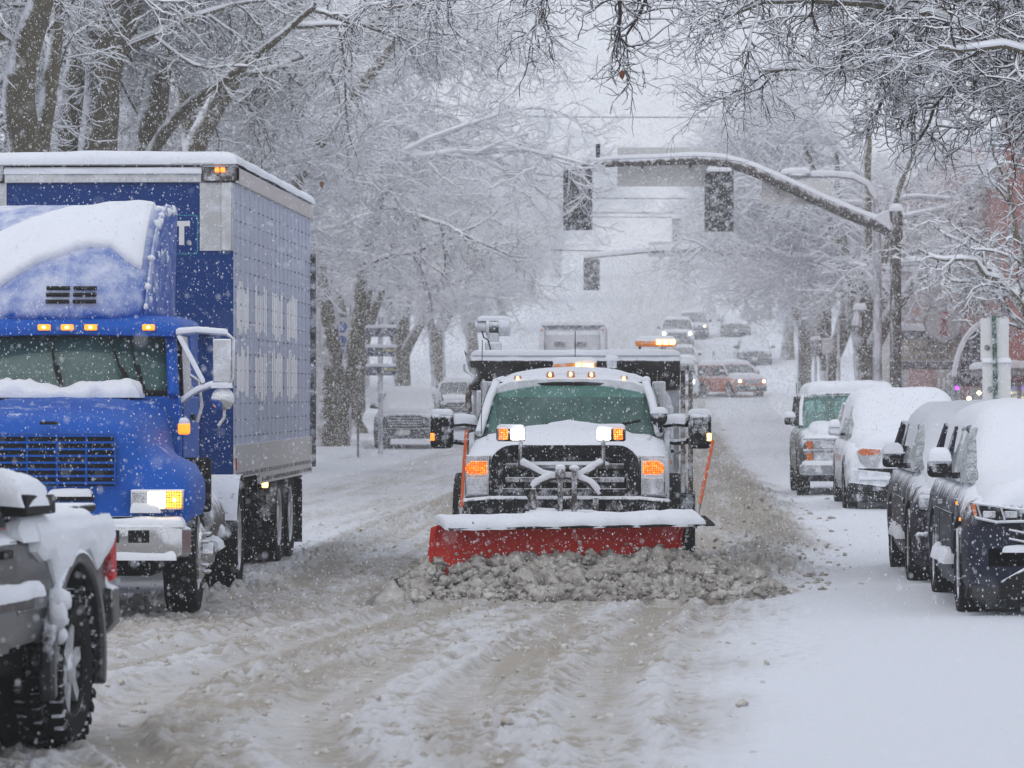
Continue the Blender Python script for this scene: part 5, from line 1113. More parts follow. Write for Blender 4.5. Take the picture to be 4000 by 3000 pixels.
    snowpad(-.78, .64, 1.56, 1.79, lambda X, Y: 1.805+0*X, .12, .10, nx=70, ny=12, nz=.85, seed=44, sc_=5, wav=.07).build('wiper_snow', M['snow_lump'], wo)
    for x in (-.68, -.205, -.01, .19, .68):
        l = MB().obox((x, 1.83, 2.385), (.105, .05, .05)).build('roof_marker', M['amberlit'], t, bevel=.01); MB().ball((x, 1.803, 2.385), .016, .008, .014).build('bulb', M['ambercore'], l)
    for s in (-1, 1):
        plate(t, 'side_window', [(s*.965, 1.95, 1.80), (s*.965, 2.72, 1.80), (s*.93, 2.72, 2.33), (s*.93, 2.10, 2.33)], M['glassdark'])
        d = MB().box(*sorted((s*.962, s*.972)), 1.9, 2.74, .98, 1.78).build('door', B_, t, bevel=.008); MB().obox((s*.985, 2.6, 1.62), (.03, .16, .05)).build('handle', M['blackclean'], d)
        # mirror frame
        e = sub('mirror', t); fr = MB()
        fr.tube([(s*.92, 1.82, 2.33), (s*1.10, 1.74, 2.345), (s*1.36, 1.70, 2.325), (s*1.41, 1.70, 2.28), (s*1.41, 1.70, 1.96), (s*1.38, 1.70, 1.90), (s*1.24, 1.70, 1.89), (s*1.10, 1.74, 1.84), (s*.95, 1.82, 1.74)], .016, 8)
        fr.tube([(s*.93, 1.82, 2.31), (s*1.15, 1.72, 1.91)], .014, 8); fr.build('mirror_frame', M['alu'], e)
        MB().obox((s*1.315, 1.70, 2.10), (.155, .05, .37)).build('mirror_head', M['alu'], e, bevel=.012)
        MB().lathe([(.01, -.03), (.07, -.02), (.098, 0), (.09, .02), (.01, .03)], (s*1.32, 1.70, 1.78), 'y', 22).build('round_mirror', M['chrome'], e)
        for pts in ([(s*.92, 1.82, 2.345), (s*1.10, 1.74, 2.355), (s*1.36, 1.70, 2.335)], [(s*.93, 1.82, 2.31), (s*1.15, 1.72, 1.91)], [(s*.95, 1.82, 1.75), (s*1.10, 1.74, 1.85), (s*1.24, 1.70, 1.90), (s*1.40, 1.70, 1.90)]):
            snow_on_tube(pts, .016, .018, 3, 24).build('frame_snow', M['snow'], e)
        gb = MB(); gb.tube([(s*1.02, 1.95, 1.98), (s*1.09, 1.95, 1.93), (s*1.12, 1.95, 1.72), (s*1.08, 1.95, 1.58)], .016, 8); gb.build('grab_handle', M['alu'], e); MB().tube([(s*1.33, 1.72, 1.70), (s*1.33, 1.72, 1.62), (s*1.28, 1.72, 1.55)], .014, 8).build('mirror_hook', M['alu'], e)
        snowpad(*sorted((s*1.22, s*1.40)), 1.65, 1.75, const(1.885), .04, .05, nx=8, ny=6).build('mirror_snow', M['snow'], e)
    # fairing
    def ff(a, b):    # front skin
        hw = .70+.07*b; y = 1.98+1.25*b**1.35+.22*abs(a)**3; z = 2.45+1.04*math.sin(min(1, b)*math.pi/2*.97)**.92; return (a*hw-.10, y, z)
    def pt(a, b): return Vector(ff(a, b))
    A_ = np.linspace(-1, 1, 29); Bq = np.linspace(0, 1, 22); m = MB(); m.grid([[ff(a, b) for b in Bq] for a in A_])
    top = [[tuple(Vector(ff(a, 1))+Vector((a*.04*k, .45*k, -.02*k*k))) for k in np.linspace(0, 1, 4)] for a in A_]; m.grid(top)
    for s in (-1, 1): m.grid([[tuple(pt(s, b).lerp(Vector((s*(.80+.03*b)-.10, 3.75, pt(s, b).z)), q)) for q in np.linspace(0, 1, 7)] for b in Bq])
    fa = m.build('roof_fairing', M['bluefrost'], t, sharp=50)
    so = fa.modifiers.new('solid', 'SOLIDIFY'); so.thickness = .02; so.offset = -1
    v = MB()
    for x in (-.115, .115):
        for k in range(3):
            bq = .085+.035*k; p = Vector(ff(x/.68, bq)); v.obox((x, p.y-.02, p.z), (.20, .03, .026), (-30, 0, 0))
    v.build('vent_slots', M['blackclean'], fa, bevel=.004)
    # the thick diagonal snow on the fairing
    def patch():
        aa = np.linspace(-1, .93, 60); m = MB(); rows = []
        lo = np.interp(aa, [-1, -.6, -.25, 0, .3, .55, .72, .93], [.09, .20, .31, .36, .41, .40, .33, .26])+.03*(fbm(aa*6, aa*0, 5, 3)-.5)
        hi = np.interp(aa, [-1, -.7, -.4, 0, .4, .7, .93], [.44, .54, .64, .77, .86, .90, .92])+.02*(fbm(aa*9, aa*0+4, 6, 3)-.5)
        for i, a in enumerate(aa):
            row = []
            for j, q in enumerate(np.concatenate([[0], .5-.5*np.cos(np.linspace(0, np.pi, 22)), [1]])):
                b = lo[i]+(hi[i]-lo[i])*q; p = pt(a, b); e1 = (pt(a, min(1, b+.01))-p).normalized(); e0 = (pt(a+.01, b)-p).normalized(); n = e0.cross(e1); n = n if n.y < 0 else -n
                dd = min(q, 1-q)*(hi[i]-lo[i])*1.6; da = min(aa[i]+1.05, .93-aa[i])*.8; th = .065*float(edge_t(min(dd, da+.0), .06))*(.75+.5*float(fbm(a*4, b*6, 8, 3)))
                if j in (0, 23) or i in (0, 59): th = -.01
                row.append(tuple(p+n*th))
            rows.append(row)
        m.grid(rows).build('fairing_snow', M['snow'], fa)
    patch()
    snowpad(-.80, .68, 3.2, 3.75, const(3.455), .035, .08, nx=40, ny=10, nz=.4, seed=14).build('fairing_top_snow', M['snow'], fa)
    lp = []
    for _ in range(70):
        b = random.random(); p = pt(1, b).lerp(Vector((.70+.03*b, 3.75, pt(1, b).z)), random.random()**2*.8); lp.append((p.x+.01, p.y-.02, p.z))
    so_ = link('stuck_snow', lumps('stuck_snow', np.array(lp), .006+.03*np.random.default_rng(3).random(70)**2.5, M['snow'], 1.2), M['snow'], fa); so_['kind'] = 'stuff'
    fr = MB(); fr.box(-.45, -.35, 1.5, 7.3, .62, .86); fr.box(.35, .45, 1.5, 7.3, .62, .86); fr.build('chassis', M['dark'], t)
    MB().box(-.9, .9, .3, 1.5, .35, .8).build('engine_block', M['dark'], t, bevel=.05); MB().lathe([(.06, -1.0), (.06, 1.0)], (0, 1.3, .5), 'x', 10).build('front_axle', M['dark'], t)
    MB().lathe([(.07, -1.0), (.14, -.1), (.14, .1), (.07, 1.0)], (0, 4.75, .5), 'x', 12).build('rear_axle', M['dark'], t); MB().lathe([(.55, 0), (.55, .05)], (0, 4.9, .93), 'z', 20).build('fifth_wheel', M['steel'], t)
    sh = MB(); [sh.tube([(1.02+.03*k, 3.5, .92), (1.03+.03*k, 3.52, .62)], .006, 5) for k in range(4)]; sh.build('icicles', M['lamp'], t)
    MB().tube([(.9, 3.55, 1.0), (.95, 3.58, 1.05), (1.0, 3.58, 2.4)], .004, 5).build('cable', M['blackclean'], t)
tractor()

def trailer():
    t = thing('semi_trailer', 'tall box trailer, deep blue front and lavender-grey ribbed side, snow on its roof', 'trailer', (-5.48, 36.55, .03))
    x, L, z0, z1 = 1.25, 7.75, 1.03, 3.84
    MB().box(-x+.01, x-.01, .012, L-.012, z0, z1).build('box_core', M['alu'], t)
    MB().box(-x, x, .0, .010, z0, z1-.0).build('front_panel', M['bluedark'], t)
    for s in (-1, 1):
        side = MB(); side.box(*sorted((s*(x-.009), s*x)), .02, L-.02, z0+.30, z1); side.build('side_panel', M['trailer_side'], t)
        ps = MB()
        for k in range(19): y = .18+k*.41; ps.box(*sorted((s*x, s*(x+.004))), y-.02, y+.02, z0+.30, z1-.02)
        rv = MB()
        for k in range(19):
            for zz in np.arange(z0+.38, z1-.05, .16):
                y = .18+k*.41
                for dy in (-.05, .05): rv.box(*sorted((s*x, s*(x+.008))), y+dy-.005, y+dy+.005, zz-.008, zz+.008)
        ps.build('side_posts', M['trailer_side'], t, extra=(rv, M['steel']))
        br = MB(); br.box(*sorted((s*(x-.01), s*(x+.02))), .0, L, z0-.02, z0+.30); br.box(*sorted((s*(x-.01), s*(x+.018))), 2.2, L, z0-.12, z0-.022); ho = MB()
        for k in range(60):
            y = .15+k*.126
            for zz in (z0+.015, z0-.075): 
                if zz > z0 or y > 2.3: ho.box(*sorted((s*(x+.018), s*(x+.024))), y-.02, y+.02, zz-.02, zz+.02)
        br.build('bottom_rail', M['alu'], t, extra=(ho, M['steel']))
        rr_ = MB(); rr_.box(*sorted((s*(x-.02), s*(x+.03))), -.02, L, z1, z1+.16); rr_.build('top_rail', M['alu'], t, bevel=.01)
        # faded ribbed print: two rows of four groups of pale bars
        pr = MB(); rg = np.random.default_rng(5)
        for zr0, zr1 in ((2.36, 2.92), (1.74, 2.30)):
            for y0, y1 in ((.26, 1.30), (1.86, 3.0), (3.42, 4.56), (5.0, 6.1)):
                n = 6
                for k in range(n):
                    y = y0+(y1-y0)*(k+.5)/n; dz = rg.uniform(0, .12, 2); hw = rg.uniform(.035, .07); pr.box(*sorted((s*x, s*(x+.006))), y-hw, y+hw, zr0+dz[0], zr1-dz[1])
        pp = pr.build('pale_print', M['stripe'], t); pp['kind'] = 'stuff'
        for y, zz in ((.06, z0+.12),): MB().obox((s*(x+.025), y, zz), (.012, .05, .12)).build('side_marker', M['red'], t)
        MB().obox((s*(x-.05), 3.3, z0-.14), (.06, .05, .09)).build('side_lamp', M['ambercore'], t, bevel=.01)
        for y in (4.55, 5.75):
            for xx in (.80, 1.10): wheel(t, s*xx, y, .50, .27, s, 'alu', z=.5)
        MB().obox((s*1.02, 6.75, .55), (.46, .03, .80)).build('mud_flap', M['blackclean'], t)
        lg = MB(); lg.box(*sorted((s*.85, s*.95)), 1.75, 1.86, .32, 1.0); lg.box(*sorted((s*.72, s*1.0)), 1.65, 1.96, .28, .33); lg.build('landing_leg', M['galv'], t)
        snowpad(*sorted((s*.95, s*1.26)), 4.2, 6.2, const(1.0), .05, .05, nx=6, ny=20).build('fender_snow', M['snow'], t)
        # corner plates with diamond tread
        p = MB(); p.box(*sorted((s*.93, s*x)), -.012, -.0005, 3.19, z1); po = p.build('corner_plate', M['diamond'], t)
        q = MB()
        for i in range(9):
            for j in range(19): q.obox((s*(.955+.033*i), -.014, 3.22+.034*j), (.022, .004, .006), (0, 45 if (i+j) % 2 else -45, 0))
        q.build('tread', M['diamond'], po)
        MB().box(*sorted((s*1.14, s*1.235)), -.028, -.013, 3.19, z1).build('corner_post', M['alu'], t, bevel=.006)
        cp = MB(); cp.box(*sorted((s*.95, s*(x+.03))), -.045, .25, z1, z1+.17); cp.build('corner_cap', M['steel'], t, bevel=.02)
        for dx in (1.10, 1.155): MB().obox((s*dx, -.05, z1+.12), (.042, .02, .045)).build('clearance_lamp', glow('orange_lamp', (1, .18, .01), 3) if 'olamp' not in M else M['olamp'], t, bevel=.008)
        MB().obox((s*1.15, L+.02, z0-.05), (.12, .04, .10)).build('tail_lamp', M['red'], t, bevel=.01)
        MB().obox((s*1.22, L+.02, z0+.2), (.05, .04, .14)).build('upper_tail_lamp', M['red'], t, bevel=.01)
    fr = MB(); fr.box(-x+.3, x-.3, -.035, .0, z1, z1+.15); fo = fr.build('front_rail', M['alu'], t, bevel=.01)
    rv = MB(); [rv.ball((xx, -.037, z1+.03), .009, .006, .009, 8, 4) for xx in np.arange(-.9, .92, .07)]; rv.build('rivets', M['alu'], fo)
    MB().box(-x-.01, x+.01, -.06, .3, z1+.165, z1+.2).build('roof_lip', M['alu'], t, bevel=.01)
    snowpad(-.95, .95, -.055, -.03, const(z1+.10), .05, .02, nx=60, ny=4).build('rail_snow', M['snow'], t)
    snowpad(-x-.05, x+.05, -.07, L+.03, const(z1+.19), .11, .13, nx=44, ny=70, nz=.22, seed=13, sc_=1.4).build('roof_snow', M['snow'], t)
    MB().box(-x, x, L-.012, L+.02, z0, z1).build('rear_door', M['trailer_side'], t, bevel=.005); MB().box(-x-.02, x+.06, L-.01, L+.05, z0-.05, z1-.4).build('rear_frame', M['steel'], t)
    MB().box(-1.0, 1.0, .3, L-.3, z0-.13, z0-.02).build('floor_beams', M['dark'], t); MB().box(-.5, .5, 3.6, 6.7, .6, .88).build('bogie_frame', M['dark'], t)
    for y in (4.55, 5.75): MB().lathe([(.07, -1.0), (.07, 1.0)], (0, y, .5), 'x', 10).build('axle', M['dark'], t)
    # emblem on the front: teal rounded square, pale letter form, ring mark
    lg = sub('logo', t, (.135, 0, 0)); q = MB(); r_ = .035; pts = []
    for cx, cz, a0 in ((.745, 3.50, 0), (.27, 3.50, 90), (.27, 3.19, 180), (.745, 3.19, 270)): pts += [(cx+r_*math.cos(R(a0+a)), -.006, cz+r_*math.sin(R(a0+a))) for a in (0, 30, 60, 90)]
    n = len(pts); inner = [(x_*.95+.05*.507, y_, z_*.95+.05*3.345) for x_, y_, z_ in pts]
    q.add(pts+inner, [(k, (k+1) % n, n+(k+1) % n, n+k) for k in range(n)]); q.build('logo_frame', M['teal'], lg)
    MB().prism([(.575, 3.475), (.70, 3.475), (.70, 3.425), (.645, 3.425), (.645, 3.245), (.595, 3.245), (.595, 3.425), (.575, 3.425)], -.008, -.0005).build('logo_letter', M['banner'], lg)
    text('registered_mark', '®', .06, M['banner'], lg, (.69, -.004, 3.265), ext=.001)
    MB().box(.72, 1.02, -.07, .0, 2.395, 2.41).build('ledge', M['bluedark'], t); snowpad(.70, 1.04, -.10, .0, const(2.41), .05, .04, nx=20, ny=6, seed=3).build('ledge_snow', M['snow'], t)
trailer()
# ------------------------------------------------------------------ cars
M['cardark'] = paint('dark_grey_car_paint', (.015, .016, .019), .35, frost=.15, coat=.5, grain=40)
M['cargrey'] = paint('grey_car_paint', (.03, .033, .037), .4, frost=.20, coat=.1, grain=40, front=.12)
M['carnavy'] = paint('navy_car_paint', (.008, .012, .028), .45, frost=.12, spec=.25, fs=4.5, grain=36, streak=(1, 1, .45), side=-.08, front=-.02)
M['carplum'] = paint('plum_black_car_paint', (.014, .010, .020), .45, frost=.13, spec=.25, fs=4.5, grain=36, streak=(1, 1, .45), side=-.08, front=-.02)
M['carsilver'] = paint('silver_car_paint', (.52, .54, .57), .3, metal=.3, frost=.40, coat=.4, grain=40)
M['cartan'] = paint('grey_wagon_paint', (.045, .048, .052), .4, frost=.12, coat=.3, grain=40)
M['carorange'] = paint('orange_car_paint', (.58, .12, .035), .35, frost=.12, coat=.3, grain=25)
M['rimsilver'] = paint('silver_rim', (.34, .35, .37), .4, frost=.30, grain=30)
M['gunmetal'] = paint('gunmetal_pickup_paint', (.025, .027, .031), .35, frost=.16, coat=.2, fs=3.2, grain=30, top=.9, front=.05, streak=(1, 1, .6))

def snow_skin(parent, name, ys, zs, ws, thick, seed=0, mat='snow', drop=.10, na=25, ny=60, nz=.25, sc_=1.6, p=5, e=.12):
    """one blanket of snow following a length profile z(y) and half width w(y)"""
    q = np.linspace(0, 1, ny); q = .5-.5*np.cos(np.pi*q); y = ys[0]+(ys[-1]-ys[0])*q; a = np.linspace(-1, 1, na); a = np.sign(a)*np.abs(a)**.6
    Y, A_ = np.meshgrid(y, a, indexing='ij'); z = np.interp(Y, ys, zs); w_ = np.interp(Y, ys, ws)
    k = np.ones(5)/5; z = np.apply_along_axis(lambda c: np.convolve(np.pad(c, 2, 'edge'), k, 'valid'), 0, z)
    w_ = w_+.03*(fbm(Y*3+seed, A_*0+np.sign(A_)*3, 70, 3)-.5)*2
    X = A_*w_; d = np.minimum((1-np.abs(A_))*w_, np.minimum(Y-ys[0], ys[-1]-Y)+.0)
    H = thick*edge_t(d, e)*(1-nz+2*nz*fbm(X*sc_+seed*3.1, Y*sc_, 75+seed, 4))+.012*edge_t(d, .05)*(fbm(X*9+seed, Y*9, 95, 3)-.5)
    H = H+thick*.35*edge_t(d, .15)*(fbm(X*3.7+seed*2, Y*3.1, 96, 3)-.5)
    Z = z-drop*np.abs(A_)**p+H
    rim = (np.arange(ny)[:, None] % (ny-1) == 0) | (np.arange(na)[None] % (na-1) == 0); Z = np.where(rim, z-drop*np.abs(A_)**p-.03, Z)
    return MB().grid(np.stack([X, Y, Z], -1)).build(name, M[mat], parent)

def car(name, label, cat, u, v, rz=0, L=4.8, W=1.92, H=1.72, hood=1.03, belt=1.06, cowl=1.2, wrun=.7, roof_end=None, bed=False, pm='cardark', gm='glassfar', wr=.36, group=None, clear=.24, snow=('hood', 'roof'), th=.10, taper_=.79, z=None, mirror=True, lit=None, front=True, rim='alu'):
    t = thing(name, label, cat, (u, v, (float(hz(v)) if z is None else z)+.05), rz, group); P = M[pm]; w2 = W/2; re = roof_end or L-.35
    def PL(p, r, n): MB().tube(p, r, n).build('pillar', P, t)
    def hp(w, zt, zb=clear): return [(0, zt), (w*.55, zt-.006), (w*.82, zt-.035), (w*.925, zt-.09), (w*.975, zt-.2), (w, zt-.38), (w*1.0, zb+.32), (w*.985, zb+.10), (w*.93, zb), (0, zb)]
    hz_ = hood
    st = [(.0, hp(w2*.80, hz_-.20, clear+.06)), (.03, hp(w2*.88, hz_-.13, clear+.02)), (.12, hp(w2*.95, hz_-.07)), (.4, hp(w2*.99, hz_-.03)), (cowl, hp(w2, belt)), (re if not bed else roof_end, hp(w2, belt+.02))]
    if bed: st += [(roof_end+.03, hp(w2, belt+.04)), (L-.1, hp(w2, belt+.04)), (L, hp(w2*.97, belt+.02))]
    else: st += [(L-.15, hp(w2*.97, belt)), (L, hp(w2*.90, belt-.10, clear+.1))]
    bo = prof_loft(st).build('body', P, t, sharp=55)
    wt = w2*taper_; y1 = cowl+wrun
    def gh(wb, wtop, zt): 
        f = np.clip((zt-belt)/(H-belt), 0.02, 1); wq = wb+(wtop-wb)*f; e = .10*f
        return [(0, zt), (wq*.6, zt-.01*f), (wq*.90, zt-.045*f), (wq, zt-e), (wb*.99, belt-.03)]
    rear_y = re if bed else L-.10
    gst = [(cowl-.05, gh(w2*.90, wt, belt+.01)), (cowl+wrun*.5, gh(w2*.92, wt, belt+(H-belt)*.52)), (y1, gh(w2*.93, wt, H-.03)), (y1+.3, gh(w2*.93, wt, H)), (re-.3, gh(w2*.93, wt, H-.01)), (re, gh(w2*.93, wt*.98, H-.04)), (rear_y, gh(w2*.91, wt, belt+.02 if not bed else H-.25))]
    prof_loft(gst).build('windows', M[gm], t, sharp=50)
    rh = lambda zt, k=1.0: [(0, zt+.012), (wt*.6*k, zt+.004), (wt*.90*k, zt-.035), (wt*1.015*k, zt-.095), (wt*1.02*k, zt-.13), (wt*.9*k, zt-.12), (0, zt-.06)]
    prof_loft([(y1-.05, rh(H-.06, .985)), (y1+.02, rh(H-.02)), (y1+.3, rh(H)), (re-.3, rh(H-.01)), (re, rh(H-.04, .985))]).build('roof', P, t, sharp=60)
    for s in (-1, 1):
        if 'full' not in snow: PL([(s*w2*.91, cowl-.06, belt-.02), (s*(w2*.92+wt)/2*1.012, cowl+wrun*.5, belt+(H-belt)*.52-.04), (s*wt*1.0, y1, H-.10)], .042, 8)
        for y in ((y1+re)/2,) if re-y1 > 1.2 else (): PL([(s*w2*.935, y, belt-.02), (s*wt*1.01, y, H-.11)], .04, 6)
        PL([(s*w2*.93, re-.02 if bed else L-.2, belt-.02), (s*wt*1.0, re-.05, H-.10)], .055, 6)
    yf, yr = cowl*.72, L-(.95 if not bed else 1.15)
    cut_arches(bo, [(yf, wr*1.03), (yr, wr*1.03)], wr*1.17, w2-.34, w2+.2)
    for s in (-1, 1):
        for y in (yf, yr):
            wheel(t, s*(w2-.115), y, wr, .23, s, rim, spokes=7)
        if mirror:
            e = MB(); e.obox((s*(w2+.10), cowl+.22, belt+.09), (.20, .12, .155)); mo = e.build('mirror', M['black'] if pm != 'carsilver' else P, t, bevel=.04)
            MB().obox((s*(w2-.01), cowl+.22, belt+.03), (.12, .05, .05)).build('mirror_stem', M['black'], mo)
            if th > .05: snowpad(s*(w2+.10)-.10, s*(w2+.10)+.10, cowl+.15, cowl+.29, const(belt+.16), th*.75, .07, nx=10, ny=8, seed=int(v+s)).build('mirror_snow', M['snow'], mo)
        dr = MB()
        dr.box(*sorted((s*(w2-.004), s*(w2+.004))), cowl+.15, (cowl+re)/2-.02, clear+.16, belt-.28)
        if not bed or re-cowl > 2: dr.box(*sorted((s*(w2-.004), s*(w2+.004))), (cowl+re)/2+.02, min(re-.1, yr-wr*1.1), clear+.16, belt-.28)
        dr.build('door', P, t, bevel=.003)
        MB().obox((s*(w2+.012), (cowl+re)/2-.2, belt-.22), (.03, .17, .035)).build('handle', M['chrome'], t)
    sd = int(abs(u*7+v)) % 50
    if 'full' in snow:
        snow_skin(t, 'snow', [.10, .35, cowl-.1, cowl+.08, y1-.05, y1+.35, re-.2, re+.05, L-.12], [hz_-.06, hz_-.015, belt, belt+.07, H-.05, H+.01, H, H-.06, belt+.05 if not bed else H-.2], [w2*.84, w2*.90, w2*.92, w2*.94, wt*1.06, wt*1.09, wt*1.09, wt*1.06, w2*.90], th, sd, drop=.30, p=6)
    else:
        if 'hood' in snow: snow_skin(t, 'hood_snow', [.12, .4, cowl+.05], [hz_-.065, hz_-.02, belt+.01], [w2*.82, w2*.88, w2*.86], th*.8, sd, ny=36, nz=.45)
        if 'roof' in snow: snow_skin(t, 'roof_snow', [y1-.02, y1+.3, re-.2, re+.03], [H-.03, H+.005, H, H-.05], [wt*.93, wt*.97, wt*.97, wt*.94], th*1.25, sd+1, ny=40)
        if 'wind' in snow: snow_skin(t, 'windscreen_snow', [cowl+.0, cowl+wrun*.5, y1], [belt+.03, belt+(H-belt)*.52, H-.03], [w2*.84, w2*.82, wt*.9], th*.35, sd+2, ny=30, drop=.03, nz=.5)
        if bed: snow_skin(t, 'bed_snow', [re+.1, L-.1], [belt+.05, belt+.05], [w2*.92, w2*.92], th*1.6, sd+3, ny=30)
    return t

def face(t, W, hood, gz=(.62, .90), gx=.45, lx=(.52, .86), lz=(.72, .90), lit=None, bars=4, chrome=True, bumper='black', bz=(.28, .56), y=-.01, amber=False):
    """simple front: grille with bars, two headlights, bumper, number plate"""
    g = MB().box(-gx, gx, y-.01, y+.12, gz[0], gz[1]).build('grille', M['black'], t, bevel=.02); b = MB()
    for k in range(bars): zz = gz[0]+(gz[1]-gz[0])*(k+.5)/bars; b.box(-gx, gx, y-.025, y-.01, zz-.014, zz+.014)
    b.build('grille_bars', M['chrome' if chrome else 'steel'], g, bevel=.004)
    for s in (-1, 1):
        h = MB().box(*sorted((s*lx[0], s*lx[1])), y+.02, y+.16, *lz).build('headlight', M['lamp'], t, bevel=.03)
        if lit: MB().lathe([(.085 if lit == 'big' else .07, -.012), (.085 if lit == 'big' else .07, .0)], (s*(lx[0]+lx[1])/2, y+.015, (lz[0]+lz[1])/2), 'y', 16).build('lit_lens', M['whitelamp'] if lit == 'white' or lit == 'big' else M['warmlamp'], h)
        if amber: MB().box(*sorted((s*(lx[1]-.05), s*(lx[1]+.01))), y+.0, y+.03, *lz).build('turn_signal', M['amberdim'], h)
    prof_loft([(y-.05, [(0, bz[1]), (W*.40, bz[1]), (W*.42, bz[1]-.05), (W*.42, bz[0]+.04), (W*.40, bz[0]), (0, bz[0])]), (y+.12, [(0, bz[1]), (W*.47, bz[1]), (W*.495, bz[1]-.05), (W*.495, bz[0]+.04), (W*.47, bz[0]), (0, bz[0])])]).build('bumper', M[bumper], t, bevel=.02)
    MB().obox((0, y-.06, (bz[0]+bz[1])/2+.03), (.31, .012, .16)).build('number_plate', M['signgrey'], t, bevel=.006)

GP = 'cars parked along the right kerb'
# 1 old wagon with stacked square headlights
def old_wagon():
    t = car('parked_wagon', 'old grey wagon with stacked square headlights and a bare teal windscreen', 'car', 3.10, 67, 0, L=5.5, W=1.96, H=1.86, hood=1.10, belt=1.24, cowl=1.25, wrun=.5, pm='cartan', gm='windscreen' if False else 'glassteal', wr=.38, group=GP, clear=.36, snow=('roof',), th=.13, taper_=.86)
    snow_skin(t, 'hood_snow', [.55, .8, 1.32], [1.12, 1.18, 1.29], [.66, .80, .80], .10, 5, ny=36, nz=.6)
    g = MB().box(-.50, .50, -.03, .1, .60, 1.01).build('grille', M['black'], t, bevel=.01); b = MB()
    for z in (1.015, .82, .61): b.box(-.90, .90, -.05, -.025, z-.02, z+.02)
    for k in range(5): b.box(-.5, .5, -.04, -.028, .65+k*.075, .665+k*.075)
    b.build('chrome_bars', M['chrome'], g, bevel=.006)
    for s in (-1, 1):
        for z in (.865, .66):
            h = MB().box(*sorted((s*.36, s*.72)), -.035, .1, z-.02, z+.125).build('headlight', M['lamp'], t, bevel=.012); MB().box(*sorted((s*.73, s*.84)), -.03, .1, z-.02, z+.125).build('turn_signal', M['amberdim'], h, bevel=.01)
    prof_loft([(-.16, [(0, .58), (.84, .58), (.88, .55), (.88, .42), (.84, .39), (0, .39)]), (.0, [(0, .58), (.94, .58), (.97, .55), (.97, .42), (.94, .39), (0, .39)])]).build('bumper', M['chrome'], t, bevel=.015)
    snowpad(-.92, .92, -.16, .02, const(.58), .07, .06, nx=50, ny=8, nz=.5).build('bumper_snow', M['snow'], t)
    MB().obox((0, -.175, .48), (.31, .012, .15)).build('number_plate', M['signgrey'], t); MB().box(-.8, .8, .0, .2, .28, .40).build('valance', M['black'], t)
    MB().tube([(-.93, 1.1, 1.2), (-.98, 1.2, 2.0)], .006, 5).build('antenna', M['blackclean'], t)
old_wagon()
# 2 silver sport utility wholly under snow
def silver_suv():
    t = car('parked_suv', 'silver sport utility wholly under snow, amber-cornered headlight showing, second from the front wagon', 'sport utility', 3.58, 59, 0, L=5.0, W=2.0, H=1.74, hood=1.06, belt=1.14, cowl=1.15, wrun=.75, pm='carsilver', wr=.39, group=GP, clear=.28, snow=('full',), th=.15, gm='glasssnow')
    g = MB().box(-.42, .42, -.02, .1, .70, .96).build('grille', M['chrome'], t, bevel=.02); b = MB()
    for k in range(3):
        for j in range(9): b.obox((-.36+.09*j, -.028, .745+.085*k), (.055, .015, .05))
    b.build('grille_holes', M['blackclean'], g, bevel=.008)
    for s in (-1, 1):
        h = MB().prism([(s*.44, .95), (s*.74, .97), (s*.82, .93), (s*.76, .74), (s*.66, .66), (s*.50, .68), (s*.45, .8)], -.012, .15).build('headlight', M['chrome'], t, bevel=.015)
        MB().prism([(s*.46, .95), (s*.735, .965), (s*.80, .93), (s*.77, .86), (s*.47, .87)], -.022, -.013).build('turn_signal', M['amberdim'], h)
        MB().lathe([(.045, -.01), (.07, -.006), (.07, 0)], (s*.60, -.014, .77), 'y', 18).build('lamp_ring', M['lamp'], h)
        MB().prism([(s*.3, .60), (s*.9, .66), (s*.93, .45), (s*.6, .36), (s*.3, .36)], -.006, .1).build('fog_panel', M['carsilver'], t, bevel=.02)
    MB().prism([(-.98, .30), (.98, .30), (.94, .46), (.4, .40), (.25, .50), (-.25, .50), (-.4, .40), (-.94, .46)], -.03, .2).build('lower_bumper', M['black'], t, bevel=.02)
    MB().box(-.96, .96, .0, .3, .14, .32).build('air_dam', M['black'], t, bevel=.02)
    snowpad(-.8, .2, -.035, .06, const(.50), .05, .05, nx=24, ny=6, nz=.7, seed=3).build('bumper_snow', M['snow_lump'], t)
silver_suv()
# 3 plum black sport utility, 4 navy sport utility
def plum_suv():
    t = car('parked_suv', 'plum-black sport utility behind the navy one, only its snowy flank, wheel arches and mirror showing', 'sport utility', 3.14, 35.9, 0, L=4.55, W=1.90, H=1.60, hood=1.0, belt=1.08, cowl=1.1, wrun=.8, pm='carplum', wr=.36, group=GP, clear=.22, snow=('full',), th=.12, gm='glasssnow')
    face(t, 1.9, 1.0, gz=(.55, .82), gx=.5, lx=(.56, .88), lz=(.72, .86), amber=False, bumper='carplum', bz=(.2, .52))
    for s in (-1,):
        for k, (y, w_) in enumerate(((1.9, .8), (3.0, .7))): MB().obox((-.957, y, .5), (.02, w_, .04)).build('door_moulding', M['black'], t)
        snowpad(-1.02, -.93, 1.2, 2.6, const(.42), .10, .05, nx=6, ny=26, nz=.7, seed=4).build('sill_snow', M['snow_lump'], t)
plum_suv()
